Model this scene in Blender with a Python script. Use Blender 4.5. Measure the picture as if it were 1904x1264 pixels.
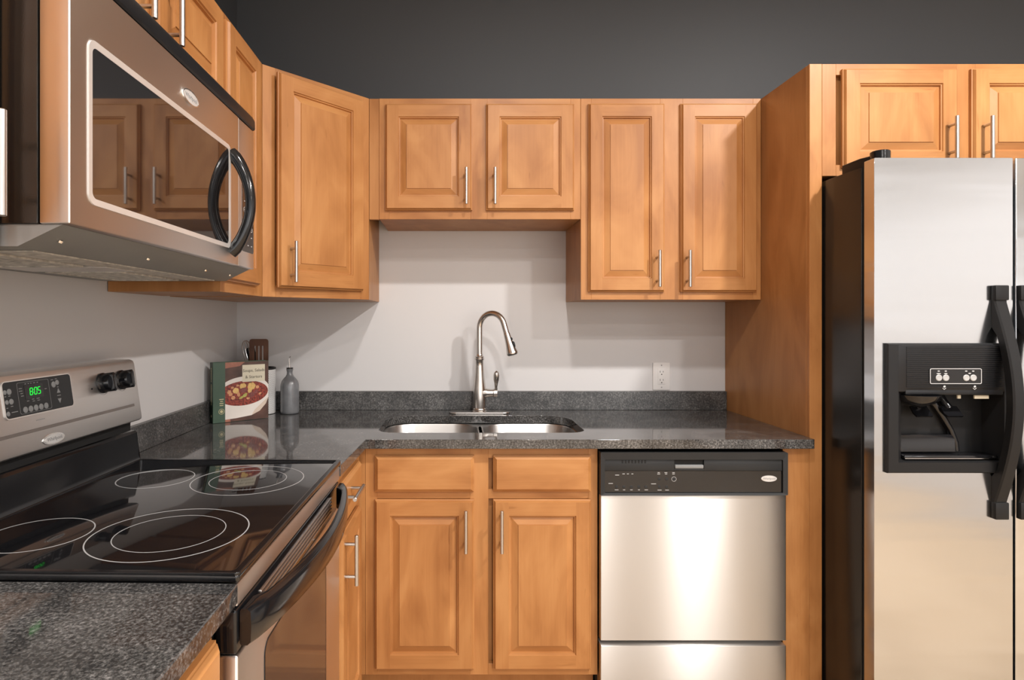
import bpy, bmesh, math, random
from mathutils import Vector, Matrix
random.seed(7)
PI = math.pi
R = math.radians
for o in list(bpy.data.objects):
    bpy.data.objects.remove(o, do_unlink=True)
sc = bpy.context.scene
col = sc.collection

# ------------------------------------------------------------------ camera, light, exposure
CZ, DW, XL, CEIL = 1.299, 2.559, -0.933, 2.90      # eye height, back wall, left wall, ceiling
cam_data = bpy.data.cameras.new('camera')
cam_data.sensor_fit = 'HORIZONTAL'
cam_data.sensor_width = 36.0
cam_data.lens = 36.0 * 1109.0 / 1904.0
cam_data.shift_x = (952 - 845) / 1904.0
cam_data.shift_y = -(632 - 594) / 1904.0
cam_data.clip_start = 0.02
cam = bpy.data.objects.new('camera', cam_data)
cam.location = (0, 0, CZ)
cam.rotation_euler = (PI / 2, 0, 0)
col.objects.link(cam)
sc.camera = cam

world = bpy.data.worlds.new('world')
sc.world = world
world.use_nodes = True
world.node_tree.nodes['Background'].inputs[0].default_value = (0.9, 0.93, 1.0, 1)
world.node_tree.nodes['Background'].inputs[1].default_value = 0.15

sc.view_settings.view_transform = 'Standard'
sc.view_settings.look = 'None'
sc.view_settings.gamma = 1.0
sc.view_settings.use_curve_mapping = False
sc.view_settings.exposure = -0.07
sc.cycles.use_denoising = True
sc.cycles.max_bounces = 10
sc.cycles.diffuse_bounces = 5
sc.cycles.glossy_bounces = 5
sc.cycles.sample_clamp_indirect = 6.0
sc.cycles.caustics_reflective = False
sc.cycles.caustics_refractive = False


def area(name, loc, rot, sx, sy, power, color=(1, 1, 1), shape='RECTANGLE', spread=180):
    l = bpy.data.lights.new(name, 'AREA')
    l.shape = shape
    l.size = sx
    l.size_y = sy
    l.energy = power
    l.color = color
    l.spread = R(spread)
    o = bpy.data.objects.new(name, l)
    o.location = loc
    o.rotation_euler = rot
    col.objects.link(o)
    return o


CAN = (1.0, 0.965, 0.935)
for cx, cy, p in ((0.34, 0.62, 27), (1.85, 0.62, 76), (0.34, -0.9, 21), (1.85, -0.6, 46), (0.34, -2.6, 24), (2.9, -2.6, 20)):
    area('ceiling_downlight', (cx, cy, CEIL - 0.012), (0, 0, 0), 0.14, 0.14, p, CAN, 'DISK')
# added fill in a daylight tint, on the rear and right walls
area('daylight_fill', (1.2, -3.95, 1.45), (R(90), 0, 0), 4.0, 2.5, 50, (0.94, 0.97, 1.0))  # broad fill added behind the camera, no window is built there
area('daylight_fill', (3.38, -0.75, 1.56), (R(90), 0, R(90)), 2.2, 1.05, 1.5, (0.96, 0.98, 1.0))  # dim panel for the window mirrored in the fridge door
area('daylight_fill', (3.38, -3.2, 1.56), (R(90), 0, R(90)), 1.3, 1.5, 30, (0.94, 0.97, 1.0))  # extra fill added to brighten the left wall

# ------------------------------------------------------------------ materials
MATS = {}


def new_mat(name):
    m = bpy.data.materials.new(name)
    m.use_nodes = True
    nt = m.node_tree
    return m, nt, nt.nodes['Principled BSDF']


def setp(b, color=None, rough=None, metal=None, ior=None, coat=None, spec=None, emit=None, estr=None):
    if color is not None: b.inputs['Base Color'].default_value = (*color, 1)
    if rough is not None: b.inputs['Roughness'].default_value = rough
    if metal is not None: b.inputs['Metallic'].default_value = metal
    if ior is not None: b.inputs['IOR'].default_value = ior
    if coat is not None: b.inputs['Coat Weight'].default_value = coat
    if spec is not None: b.inputs['Specular IOR Level'].default_value = spec
    if emit is not None: b.inputs['Emission Color'].default_value = (*emit, 1)
    if estr is not None: b.inputs['Emission Strength'].default_value = estr


def N(nt, typ, **kw):
    n = nt.nodes.new(typ)
    for k, v in kw.items():
        setattr(n, k, v)
    return n


def ramp(nt, stops):
    n = nt.nodes.new('ShaderNodeValToRGB')
    cr = n.color_ramp
    while len(cr.elements) < len(stops):
        cr.elements.new(0.5)
    for e, (p, c) in zip(cr.elements, stops):
        e.position = p
        e.color = (*c, 1)
    return n


def plain(name, color, rough=0.5, metal=0.0, ior=1.5, vary=0.04, vscale=12.0, coat=0.0, bump=0.0, bscale=400.0, spec=None):
    """procedural plain material: base colour with a faint mottling and micro bump"""
    if name in MATS: return MATS[name]
    m, nt, b = new_mat(name)
    setp(b, color, rough, metal, ior, coat, spec)
    tc = N(nt, 'ShaderNodeTexCoord')
    nz = N(nt, 'ShaderNodeTexNoise')
    nz.inputs['Scale'].default_value = vscale
    nz.inputs['Detail'].default_value = 3
    nt.links.new(tc.outputs['Object'], nz.inputs['Vector'])
    lo = tuple(max(0, c * (1 - vary)) for c in color)
    hi = tuple(min(1, c * (1 + vary)) for c in color)
    rp = ramp(nt, [(0.3, lo), (0.7, hi)])
    nt.links.new(nz.outputs['Fac'], rp.inputs['Fac'])
    nt.links.new(rp.outputs['Color'], b.inputs['Base Color'])
    if bump:
        nb = N(nt, 'ShaderNodeTexNoise')
        nb.inputs['Scale'].default_value = bscale
        nt.links.new(tc.outputs['Object'], nb.inputs['Vector'])
        bp = N(nt, 'ShaderNodeBump')
        bp.inputs['Strength'].default_value = bump
        bp.inputs['Distance'].default_value = 0.001
        nt.links.new(nb.outputs['Fac'], bp.inputs['Height'])
        nt.links.new(bp.outputs['Normal'], b.inputs['Normal'])
    MATS[name] = m
    return m


def wood(name, axis, dark, mid, light, rough=0.40):
    if name in MATS: return MATS[name]
    m, nt, b = new_mat(name)
    tc = N(nt, 'ShaderNodeTexCoord')
    oi = N(nt, 'ShaderNodeObjectInfo')
    mul = N(nt, 'ShaderNodeVectorMath', operation='SCALE')
    cmb = N(nt, 'ShaderNodeCombineXYZ')
    for i in range(3):
        nt.links.new(oi.outputs['Random'], cmb.inputs[i])
    nt.links.new(cmb.outputs[0], mul.inputs[0])
    mul.inputs['Scale'].default_value = 17.0
    add = N(nt, 'ShaderNodeVectorMath', operation='ADD')
    nt.links.new(tc.outputs['Object'], add.inputs[0])
    nt.links.new(mul.outputs[0], add.inputs[1])

    def noise(sc_, detail, rough_=0.55, dist=0.0):
        mp = N(nt, 'ShaderNodeMapping')
        mp.inputs['Scale'].default_value = sc_
        nt.links.new(add.outputs[0], mp.inputs['Vector'])
        nz = N(nt, 'ShaderNodeTexNoise')
        nz.inputs['Scale'].default_value = 1.0
        nz.inputs['Detail'].default_value = detail
        nz.inputs['Roughness'].default_value = rough_
        nz.inputs['Distortion'].default_value = dist
        nt.links.new(mp.outputs[0], nz.inputs['Vector'])
        return nz
    g = {'Z': lambda a, l: (a, a, l), 'X': lambda a, l: (l, a, a)}[axis]
    broad = noise(g(8, 2.6), 3, 0.5, 1.4)
    fine = noise(g(150, 3.5), 3, 0.6)
    blot = noise((3.0, 3.0, 3.0), 2)
    fleck = noise(g(60, 9), 2, 0.5, 0.5)
    rp = ramp(nt, [(0.37, dark), (0.50, mid), (0.63, light)])
    s1 = N(nt, 'ShaderNodeMix', data_type='FLOAT')
    s1.inputs[0].default_value = 0.20
    nt.links.new(broad.outputs['Fac'], s1.inputs[2])
    nt.links.new(fine.outputs['Fac'], s1.inputs[3])
    s2 = N(nt, 'ShaderNodeMix', data_type='FLOAT')
    s2.inputs[0].default_value = 0.40
    nt.links.new(s1.outputs[0], s2.inputs[2])
    nt.links.new(blot.outputs['Fac'], s2.inputs[3])
    nt.links.new(s2.outputs[0], rp.inputs['Fac'])
    # sparse darker mineral flecks
    fr = ramp(nt, [(0.20, (0.72, 0.66, 0.6)), (0.30, (1, 1, 1))])
    nt.links.new(fleck.outputs['Fac'], fr.inputs['Fac'])
    mx = N(nt, 'ShaderNodeMix', data_type='RGBA', blend_type='MULTIPLY')
    mx.inputs[0].default_value = 0.8
    nt.links.new(rp.outputs['Color'], mx.inputs[6])
    nt.links.new(fr.outputs['Color'], mx.inputs[7])
    nt.links.new(mx.outputs[2], b.inputs['Base Color'])
    setp(b, None, rough, 0.0, 1.45, spec=0.4)
    bp = N(nt, 'ShaderNodeBump')
    bp.inputs['Strength'].default_value = 0.05
    bp.inputs['Distance'].default_value = 0.0006
    nt.links.new(fine.outputs['Fac'], bp.inputs['Height'])
    nt.links.new(bp.outputs['Normal'], b.inputs['Normal'])
    MATS[name] = m
    return m


def steel(name, color, rough, aniso=0.0, arot=0.0, brush=(2.0, 2.0, 400.0), wave=0.0, rvar=0.06, wsc=(0.7, 1, 9)):
    """brushed metal: 'brush' is the noise scale per local axis (small = along the brushing)"""
    if name in MATS: return MATS[name]
    m, nt, b = new_mat(name)
    setp(b, color, rough, 1.0)
    tc = N(nt, 'ShaderNodeTexCoord')
    mp = N(nt, 'ShaderNodeMapping')
    mp.inputs['Scale'].default_value = brush
    nt.links.new(tc.outputs['Object'], mp.inputs['Vector'])
    nz = N(nt, 'ShaderNodeTexNoise')
    nz.inputs['Scale'].default_value = 1.0
    nz.inputs['Detail'].default_value = 2
    nt.links.new(mp.outputs[0], nz.inputs['Vector'])
    rr = N(nt, 'ShaderNodeMapRange')
    rr.inputs['To Min'].default_value = rough - rvar
    rr.inputs['To Max'].default_value = rough + rvar
    nt.links.new(nz.outputs['Fac'], rr.inputs['Value'])
    nt.links.new(rr.outputs[0], b.inputs['Roughness'])
    bp = N(nt, 'ShaderNodeBump')
    bp.inputs['Strength'].default_value = 0.02
    bp.inputs['Distance'].default_value = 0.0001
    nt.links.new(nz.outputs['Fac'], bp.inputs['Height'])
    last = bp
    if wave:
        mp2 = N(nt, 'ShaderNodeMapping')
        mp2.inputs['Scale'].default_value = wsc
        nt.links.new(tc.outputs['Object'], mp2.inputs['Vector'])
        n2 = N(nt, 'ShaderNodeTexNoise')
        n2.inputs['Scale'].default_value = 1.0
        n2.inputs['Detail'].default_value = 1.5
        n2.inputs['Distortion'].default_value = 0.4
        nt.links.new(mp2.outputs[0], n2.inputs['Vector'])
        b2 = N(nt, 'ShaderNodeBump')
        b2.inputs['Strength'].default_value = 1.0
        b2.inputs['Distance'].default_value = wave
        nt.links.new(n2.outputs['Fac'], b2.inputs['Height'])
        nt.links.new(bp.outputs['Normal'], b2.inputs['Normal'])
        last = b2
    nt.links.new(last.outputs['Normal'], b.inputs['Normal'])
    if aniso:
        b.inputs['Anisotropic'].default_value = aniso
        b.inputs['Anisotropic Rotation'].default_value = arot
        tg = N(nt, 'ShaderNodeTangent', direction_type='UV_MAP')
        tg.uv_map = 'UVMap'
        nt.links.new(tg.outputs[0], b.inputs['Tangent'])
    MATS[name] = m
    return m


def granite(name, rlo=0.02, rhi=0.09):
    m, nt, b = new_mat(name)
    tc = N(nt, 'ShaderNodeTexCoord')
    vo = N(nt, 'ShaderNodeTexNoise')
    vo.inputs['Scale'].default_value = 185
    vo.inputs['Detail'].default_value = 4
    vo.inputs['Roughness'].default_value = 0.72
    nt.links.new(tc.outputs['Object'], vo.inputs['Vector'])
    n2 = N(nt, 'ShaderNodeTexNoise')
    n2.inputs['Scale'].default_value = 14
    n2.inputs['Detail'].default_value = 3
    nt.links.new(tc.outputs['Object'], n2.inputs['Vector'])
    ad = N(nt, 'ShaderNodeMix', data_type='FLOAT')
    ad.inputs[0].default_value = 0.22
    nt.links.new(vo.outputs['Fac'], ad.inputs[2])
    nt.links.new(n2.outputs['Fac'], ad.inputs[3])
    rp = ramp(nt, [(0.36, (0.008, 0.008, 0.009)), (0.47, (0.042, 0.041, 0.040)), (0.57, (0.105, 0.102, 0.099)), (0.70, (0.32, 0.31, 0.305))])
    nt.links.new(ad.outputs[0], rp.inputs['Fac'])
    nt.links.new(rp.outputs['Color'], b.inputs['Base Color'])
    setp(b, None, 0.05, 0.0, 1.62)
    rr = N(nt, 'ShaderNodeMapRange')
    rr.inputs['To Min'].default_value = rlo
    rr.inputs['To Max'].default_value = rhi
    nt.links.new(vo.outputs['Fac'], rr.inputs['Value'])
    nt.links.new(rr.outputs[0], b.inputs['Roughness'])
    bp = N(nt, 'ShaderNodeBump')
    bp.inputs['Strength'].default_value = 0.02
    bp.inputs['Distance'].default_value = 0.0002
    nt.links.new(vo.outputs['Fac'], bp.inputs['Height'])
    nt.links.new(bp.outputs['Normal'], b.inputs['Normal'])
    return m


def wall_paint(name, low, high, split=1.95):
    """two-tone painted wall: pale below the split height, charcoal above"""
    m, nt, b = new_mat(name)
    setp(b, None, 0.55, 0.0, 1.45)
    ge = N(nt, 'ShaderNodeNewGeometry')
    sep = N(nt, 'ShaderNodeSeparateXYZ')
    nt.links.new(ge.outputs['Position'], sep.inputs[0])
    gt = N(nt, 'ShaderNodeMath', operation='GREATER_THAN')
    gt.inputs[1].default_value = split
    nt.links.new(sep.outputs['Z'], gt.inputs[0])
    mx = N(nt, 'ShaderNodeMix', data_type='RGBA')
    mx.inputs[6].default_value = (*low, 1)
    mx.inputs[7].default_value = (*high, 1)
    nt.links.new(gt.outputs[0], mx.inputs[0])
    nt.links.new(mx.outputs[2], b.inputs['Base Color'])
    nz = N(nt, 'ShaderNodeTexNoise')
    nz.inputs['Scale'].default_value = 260
    nt.links.new(ge.outputs['Position'], nz.inputs['Vector'])
    bp = N(nt, 'ShaderNodeBump')
    bp.inputs['Strength'].default_value = 0.12
    bp.inputs['Distance'].default_value = 0.0006
    nt.links.new(nz.outputs['Fac'], bp.inputs['Height'])
    nt.links.new(bp.outputs['Normal'], b.inputs['Normal'])
    return m


WD, WM, WL = (0.335, 0.136, 0.041), (0.430, 0.190, 0.062), (0.505, 0.242, 0.086)
WOOD_V = wood('maple_vertical_grain', 'Z', WD, WM, WL)
WOOD_H = wood('maple_horizontal_grain', 'X', WD, WM, WL)
WOOD_PANEL = wood('maple_veneer_panel', 'Z', (0.335, 0.140, 0.042), (0.41, 0.182, 0.060), (0.475, 0.224, 0.080), 0.4)
GRANITE = granite('black_granite')
GRANITE_SPLASH = granite('black_granite_splash', 0.28, 0.40)
WALL = wall_paint('two_tone_wall_paint', (0.65, 0.635, 0.63), (0.045, 0.048, 0.052), 2.0)
PALE = plain('pale_wall_paint', (0.58, 0.57, 0.565), 0.55, vary=0.02)
CEILING = plain('ceiling_white', (0.75, 0.74, 0.72), 0.7)
STEEL_DW = steel('brushed_steel_dishwasher', (0.58, 0.555, 0.525), 0.37, 1.0, 0.25, (1.0, 1.0, 900.0), 0.0006, 0.01, (2.2, 1, 0.6))
STEEL_FR = steel('brushed_steel_fridge', (0.62, 0.64, 0.665), 0.17, 0.0, 0.0, (1.2, 1.2, 900.0), 0.0028, 0.01, (1.0, 1, 10))
STEEL_MW = steel('brushed_steel_microwave', (0.84, 0.80, 0.77), 0.44, 0.9, 0.25, (1.0, 1.0, 900.0), 0.0, 0.01)
STEEL_PANEL = steel('satin_steel_panel', (0.70, 0.685, 0.67), 0.38, 0.0, 0.0, (2.0, 400.0, 400.0))
STEEL_SINK = steel('sink_steel', (0.46, 0.45, 0.44), 0.34, 0.0, 0.0, (3.0, 300.0, 300.0))
NICKEL = steel('brushed_nickel', (0.62, 0.585, 0.55), 0.24, 0.0, 0.0, (40.0, 40.0, 500.0), 0.0, 0.02)
NICKEL_BAR = steel('satin_nickel_bar', (0.56, 0.535, 0.51), 0.30, 0.0, 0.0, (40.0, 40.0, 600.0), 0.0, 0.02)
CHROME = plain('chrome_trim', (0.78, 0.77, 0.75), 0.16, 1.0)
LIGHT_TRIM = plain('pale_metal_trim', (0.72, 0.69, 0.66), 0.42, 0.6)
BLACK_GLASS = plain('black_ceramic_glass', (0.006, 0.006, 0.007), 0.045, 0.0, 1.62)
DOOR_GLASS = plain('dark_mirrored_glass', (0.008, 0.007, 0.007), 0.03, 0.0, 2.7)
OVEN_GLASS = plain('oven_window_glass', (0.050, 0.040, 0.035), 0.07, 0.0, 1.85)
BLACK = plain('black_plastic', (0.010, 0.010, 0.011), 0.32, 0.0, 1.5, spec=0.3)
BLACK_GLOSS = plain('black_gloss_plastic', (0.007, 0.007, 0.008), 0.12, 0.0, 1.52)
BLACK_SATIN = plain('black_satin_plastic', (0.012, 0.012, 0.0125), 0.40, 0.0, 1.5, bump=0.15, bscale=900, spec=0.22)
BLACK_ENAMEL = plain('black_enamel_side', (0.010, 0.009, 0.008), 0.20, 0.0, 1.6, bump=0.12, bscale=500)
CHARCOAL = plain('charcoal_plastic', (0.024, 0.025, 0.026), 0.38, spec=0.22)
DARK = plain('dark_gap', (0.004, 0.004, 0.004), 0.8)
GREY_PAINT = plain('grey_painted_metal', (0.26, 0.265, 0.26), 0.45)
FILTER = plain('aluminium_filter', (0.62, 0.59, 0.53), 0.5, 0.3, vary=0.35, vscale=60)
WHITE_PLASTIC = plain('white_plastic', (0.78, 0.76, 0.74), 0.35)
MARK = plain('printed_white_mark', (0.45, 0.45, 0.45), 0.5)
MARK_GREY = plain('printed_grey_mark', (0.22, 0.22, 0.22), 0.5)
BUTTON = plain('grey_button', (0.20, 0.205, 0.205), 0.4)
BUTTON_LIGHT = plain('light_button', (0.36, 0.36, 0.355), 0.4)
BADGE = plain('badge_silver', (0.60, 0.59, 0.58), 0.35, 0.3)
RING = plain('burner_line_print', (0.40, 0.40, 0.40), 0.3)
GROOVE = plain('bronze_groove', (0.20, 0.175, 0.16), 0.4, 0.5)
CERAMIC = plain('grey_glazed_ceramic', (0.155, 0.158, 0.165), 0.22, 0.0, 1.5, 0.12, 30, 0.4)
CORK = plain('black_stopper', (0.02, 0.017, 0.015), 0.5)
WALNUT = wood('dark_walnut', 'Z', (0.055, 0.020, 0.010), (0.10, 0.040, 0.020), (0.16, 0.07, 0.035), 0.45)
FLOOR_WOOD = None


def emission(name, color, strength):
    m, nt, b = new_mat(name)
    setp(b, (0, 0, 0), 0.5, emit=color, estr=strength)
    nz = N(nt, 'ShaderNodeTexNoise')
    nz.inputs['Scale'].default_value = 50
    return m


GREEN_LED = emission('green_led', (0.02, 1.0, 0.08), 1.1)

# ------------------------------------------------------------------ mesh helpers


class MB:
    """collects shapes and links them as ONE mesh object"""

    def __init__(s):
        s.bm = bmesh.new()

    def face(s, pts, mi=0):
        vs = [s.bm.verts.new(p) for p in pts]
        f = s.bm.faces.new(vs)
        f.material_index = mi
        return f

    def box(s, x0, x1, y0, y1, z0, z1, bev=0.0, seg=2, mi=0):
        v = [s.bm.verts.new(p) for p in ((x0, y0, z0), (x1, y0, z0), (x1, y1, z0), (x0, y1, z0), (x0, y0, z1), (x1, y0, z1), (x1, y1, z1), (x0, y1, z1))]
        fs = [s.bm.faces.new([v[i] for i in q]) for q in ((0, 3, 2, 1), (4, 5, 6, 7), (0, 1, 5, 4), (1, 2, 6, 5), (2, 3, 7, 6), (3, 0, 4, 7))]
        for f in fs: f.material_index = mi
        if bev:
            es = list({e for f in fs for e in f.edges})
            r = bmesh.ops.bevel(s.bm, geom=es, offset=bev, segments=seg, affect='EDGES', profile=0.5, clamp_overlap=True)
            for f in r['faces']: f.material_index = mi
        return s

    def loft(s, loops, mi=0, closed=True, cap0=True, cap1=True, mis=None):
        vs = [[s.bm.verts.new(p) for p in lp] for lp in loops]
        n = len(vs[0])
        for k in range(len(vs) - 1):
            rng = range(n) if closed else range(n - 1)
            for i in rng:
                j = (i + 1) % n
                try:
                    f = s.bm.faces.new((vs[k][i], vs[k][j], vs[k + 1][j], vs[k + 1][i]))
                    f.material_index = mis[k] if mis else mi
                except ValueError:
                    pass
        if cap0:
            s.bm.faces.new(list(reversed(vs[0]))).material_index = mis[0] if mis else mi
        if cap1:
            s.bm.faces.new(vs[-1]).material_index = mis[-1] if mis else mi
        return s

    def cyl(s, p0, p1, r0, r1=None, seg=24, mi=0, bev=0.0):
        p0, p1 = Vector(p0), Vector(p1)
        r1 = r0 if r1 is None else r1
        d = (p1 - p0)
        L = d.length
        d.normalize()
        a = d.orthogonal().normalized()
        b = d.cross(a)
        prof = [(0, r0), (L, r1)]
        if bev: prof = [(0, r0 - bev), (bev, r0), (L - bev, r1), (L, r1 - bev)]
        s.loft([[p0 + d * t + (a * math.cos(2 * PI * i / seg) + b * math.sin(2 * PI * i / seg)) * r for i in range(seg)] for t, r in prof], mi)
        return s

    def tube(s, pts, r, seg=14, mi=0, sx=1.0, up=None, cap=True):
        pts = [Vector(p) for p in pts]
        n = len(pts)
        rs = r if isinstance(r, (list, tuple)) else [r] * n
        loops = []
        prev = None
        for i, p in enumerate(pts):
            t = (pts[min(i + 1, n - 1)] - pts[max(i - 1, 0)]).normalized()
            if up is not None:
                a = Vector(up)
                a = (a - t * a.dot(t)).normalized()
            elif prev is None:
                a = t.orthogonal().normalized()
            else:
                a = (prev - t * prev.dot(t)).normalized()
            prev = a
            b = t.cross(a)
            loops.append([p + (a * math.cos(2 * PI * k / seg) * sx + b * math.sin(2 * PI * k / seg)) * rs[i] for k in range(seg)])
        s.loft(loops, mi, True, cap, cap)
        return s

    def lathe(s, prof, o=(0, 0, 0), seg=32, mi=0, axis='Z', cap0=True, cap1=True):
        ox, oy, oz = o
        loops = []
        for r, h in prof:
            lp = []
            for i in range(seg):
                c, q = math.cos(2 * PI * i / seg) * r, math.sin(2 * PI * i / seg) * r
                lp.append((ox + c, oy + q, oz + h) if axis == 'Z' else ((ox + c, oy - h, oz + q) if axis == '-Y' else (ox + h, oy + c, oz + q)))
            loops.append(lp)
        s.loft(loops, mi, True, cap0, cap1)
        return s

    def prism(s, poly, plane, c0, c1, mi=0, bev=0.0, seg=2):
        mk = {'xz': lambda a, b, c: (a, c, b), 'xy': lambda a, b, c: (a, b, c), 'yz': lambda a, b, c: (c, a, b)}[plane]
        n0 = len(s.bm.faces)
        v0 = [s.bm.verts.new(mk(a, b, c0)) for a, b in poly]
        v1 = [s.bm.verts.new(mk(a, b, c1)) for a, b in poly]
        n = len(poly)
        fs = [s.bm.faces.new(v0), s.bm.faces.new(list(reversed(v1)))]
        for i in range(n):
            j = (i + 1) % n
            fs.append(s.bm.faces.new((v0[j], v0[i], v1[i], v1[j])))
        for f in fs: f.material_index = mi
        if bev:
            es = list({e for f in fs[:2] for e in f.edges})
            r = bmesh.ops.bevel(s.bm, geom=es, offset=bev, segments=seg, affect='EDGES', profile=0.5, clamp_overlap=True)
            for f in r['faces']: f.material_index = mi
        return s

    def ring(s, outer, inner, plane, c0, c1, mi=0, c1i=None):
        """frame between two loops with equal vertex counts; c1 is the front, c1i the front at the inner loop"""
        mk = {'xz': lambda a, b, c: (a, c, b), 'xy': lambda a, b, c: (a, b, c)}[plane]
        c1i = c1 if c1i is None else c1i
        L = [[mk(a, b, c0) for a, b in outer], [mk(a, b, c1) for a, b in outer], [mk(a, b, c1i) for a, b in inner], [mk(a, b, c0) for a, b in inner]]
        L.append(L[0])
        s.loft(L, mi, True, False, False)
        return s

    def plate_hole(s, outer, hole, plane, c0, c1, mi=0):
        mk = {'xz': lambda a, b, c: (a, c, b), 'xy': lambda a, b, c: (a, b, c)}[plane]
        for c in (c0, c1):
            es = []
            for lp in (outer, hole):
                vs = [s.bm.verts.new(mk(a, b, c)) for a, b in lp]
                es += [s.bm.edges.new((vs[i], vs[(i + 1) % len(vs)])) for i in range(len(vs))]
            r = bmesh.ops.triangle_fill(s.bm, edges=es, use_beauty=True, use_dissolve=False)
            for g in r['geom']:
                if isinstance(g, bmesh.types.BMFace): g.material_index = mi
        for lp in (outer, hole):
            n = len(lp)
            for i in range(n):
                a, b = lp[i], lp[(i + 1) % n]
                s.face((mk(*a, c0), mk(*b, c0), mk(*b, c1), mk(*a, c1)), mi)
        bmesh.ops.remove_doubles(s.bm, verts=s.bm.verts, dist=1e-5)
        return s

    def text(s, string, size, M, mi=0, depth=0.0002, align='CENTER'):
        cu = bpy.data.curves.new('tmp', 'FONT')
        cu.body = string
        cu.size = size
        cu.align_x = align
        cu.align_y = 'CENTER'
        cu.extrude = depth
        cu.resolution_u = 2
        ob = bpy.data.objects.new('tmp', cu)
        col.objects.link(ob)
        dg = bpy.context.evaluated_depsgraph_get()
        me = bpy.data.meshes.new_from_object(ob.evaluated_get(dg))
        me.transform(M)
        n0 = len(s.bm.faces)
        s.bm.from_mesh(me)
        s.bm.faces.ensure_lookup_table()
        for f in s.bm.faces[n0:]: f.material_index = mi
        bpy.data.objects.remove(ob, do_unlink=True)
        bpy.data.meshes.remove(me)
        return s

    def xform(s, M):
        bmesh.ops.transform(s.bm, matrix=M, verts=s.bm.verts)
        return s

    def build(s, name, mats, parent=None, loc=(0, 0, 0), sharp=35, bevel=None):
        if not isinstance(mats, (list, tuple)): mats = [mats]
        bm = s.bm
        bmesh.ops.recalc_face_normals(bm, faces=bm.faces)
        uvl = bm.loops.layers.uv.new('UVMap')
        for f in bm.faces:
            f.smooth = True
            n = f.normal
            a = max(range(3), key=lambda i: abs(n[i]))
            for l in f.loops:
                c = l.vert.co
                l[uvl].uv = (c.y, c.z) if a == 0 else ((c.x, c.z) if a == 1 else (c.x, c.y))
        for e in bm.edges:
            if len(e.link_faces) == 2:
                if e.calc_face_angle(0) > R(sharp): e.smooth = False
        me = bpy.data.meshes.new(name)
        bm.to_mesh(me)
        bm.free()
        for m in mats: me.materials.append(m)
        ob = bpy.data.objects.new(name, me)
        ob.location = loc
        col.objects.link(ob)
        if parent is not None: ob.parent = parent
        if bevel:
            md = ob.modifiers.new('bevel', 'BEVEL')
            md.width = bevel
            md.segments = 2
            md.limit_method = 'ANGLE'
            md.angle_limit = R(50)
        return ob


def rrect(x0, x1, z0, z1, r, n=6):
    pts = []
    rr = r if isinstance(r, (list, tuple)) else (r, r, r, r)   # corner radii: x1z0, x1z1, x0z1, x0z0
    for (cx, cz, a0, q) in ((x1 - rr[0], z0 + rr[0], -90, rr[0]), (x1 - rr[1], z1 - rr[1], 0, rr[1]), (x0 + rr[2], z1 - rr[2], 90, rr[2]), (x0 + rr[3], z0 + rr[3], 180, rr[3])):
        for k in range(n + 1):
            a = R(a0 + 90 * k / n)
            pts.append((cx + q * math.cos(a), cz + q * math.sin(a)))
    return pts


def ellipse(cx, cz, a, b, n=40, rot=0.0):
    c, s = math.cos(rot), math.sin(rot)
    return [(cx + a * math.cos(2 * PI * i / n) * c - b * math.sin(2 * PI * i / n) * s, cz + a * math.cos(2 * PI * i / n) * s + b * math.sin(2 * PI * i / n) * c) for i in range(n)]


def thing(name, label, cat, loc=(0, 0, 0), rz=0.0, group=None):
    o = bpy.data.objects.new(name, None)
    o.empty_display_size = 0.05
    o.location = loc
    o.rotation_euler = (0, 0, rz)
    col.objects.link(o)
    return tag(o, label, cat, group)


def tag(o, label, cat, group=None):
    o['label'] = label
    o['category'] = cat
    if group: o['group'] = group
    return o


def struct(name, mb, mat, label=None):
    o = mb.build(name, mat)
    o['kind'] = 'structure'
    if label:
        o['label'] = label
    return o


# front-facing frame: x right, z up, outward = -y.  text on a front face at (x, y, z)
def face_M(x, y, z):
    return Matrix.Translation((x, y, z)) @ Matrix.Rotation(PI / 2, 4, 'X')


# ------------------------------------------------------------------ the room
XR, YR = 3.40, -4.0
struct('wall_back', MB().box(XL - 0.1, XR + 0.1, DW, DW + 0.1, 0, CEIL), WALL)
struct('wall_left', MB().box(XL - 0.1, XL, YR, DW, 0, CEIL), WALL)
struct('wall_right', MB().box(XR, XR + 0.1, YR, DW, 0, CEIL), PALE)
struct('wall_rear', MB().box(XL - 0.1, XR + 0.1, YR - 0.1, YR, 0, CEIL), WALL)
struct('ceiling', MB().box(XL - 0.1, XR + 0.1, YR - 0.1, DW + 0.1, CEIL, CEIL + 0.1), CEILING)
FLOOR_WOOD = wood('light_oak_floor', 'X', (0.47, 0.345, 0.22), (0.58, 0.435, 0.29), (0.66, 0.51, 0.35), 0.35)
struct('floor', MB().box(XL - 0.1, XR + 0.1, YR - 0.1, DW + 0.1, -0.1, 0), FLOOR_WOOD)

# ------------------------------------------------------------------ cabinet kit
DT = 0.019          # door thickness


def rect(x0, x1, z0, z1, i, y):
    return [(x0 + i, y, z0 + i), (x1 - i, y, z0 + i), (x1 - i, y, z1 - i), (x0 + i, y, z1 - i)]


def nested(mb, x0, x1, z0, z1, steps, mi_v=0, mi_h=1):
    """mitred nested rectangles: bottom/top quads get the rail grain, side quads the stile grain"""
    for (i0, y0), (i1, y1) in zip(steps, steps[1:]):
        a, b = rect(x0, x1, z0, z1, i0, y0), rect(x0, x1, z0, z1, i1, y1)
        for k in range(4):
            j = (k + 1) % 4
            mb.face((a[k], a[j], b[j], b[k]), mi_h if k in (0, 2) else mi_v)


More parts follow.
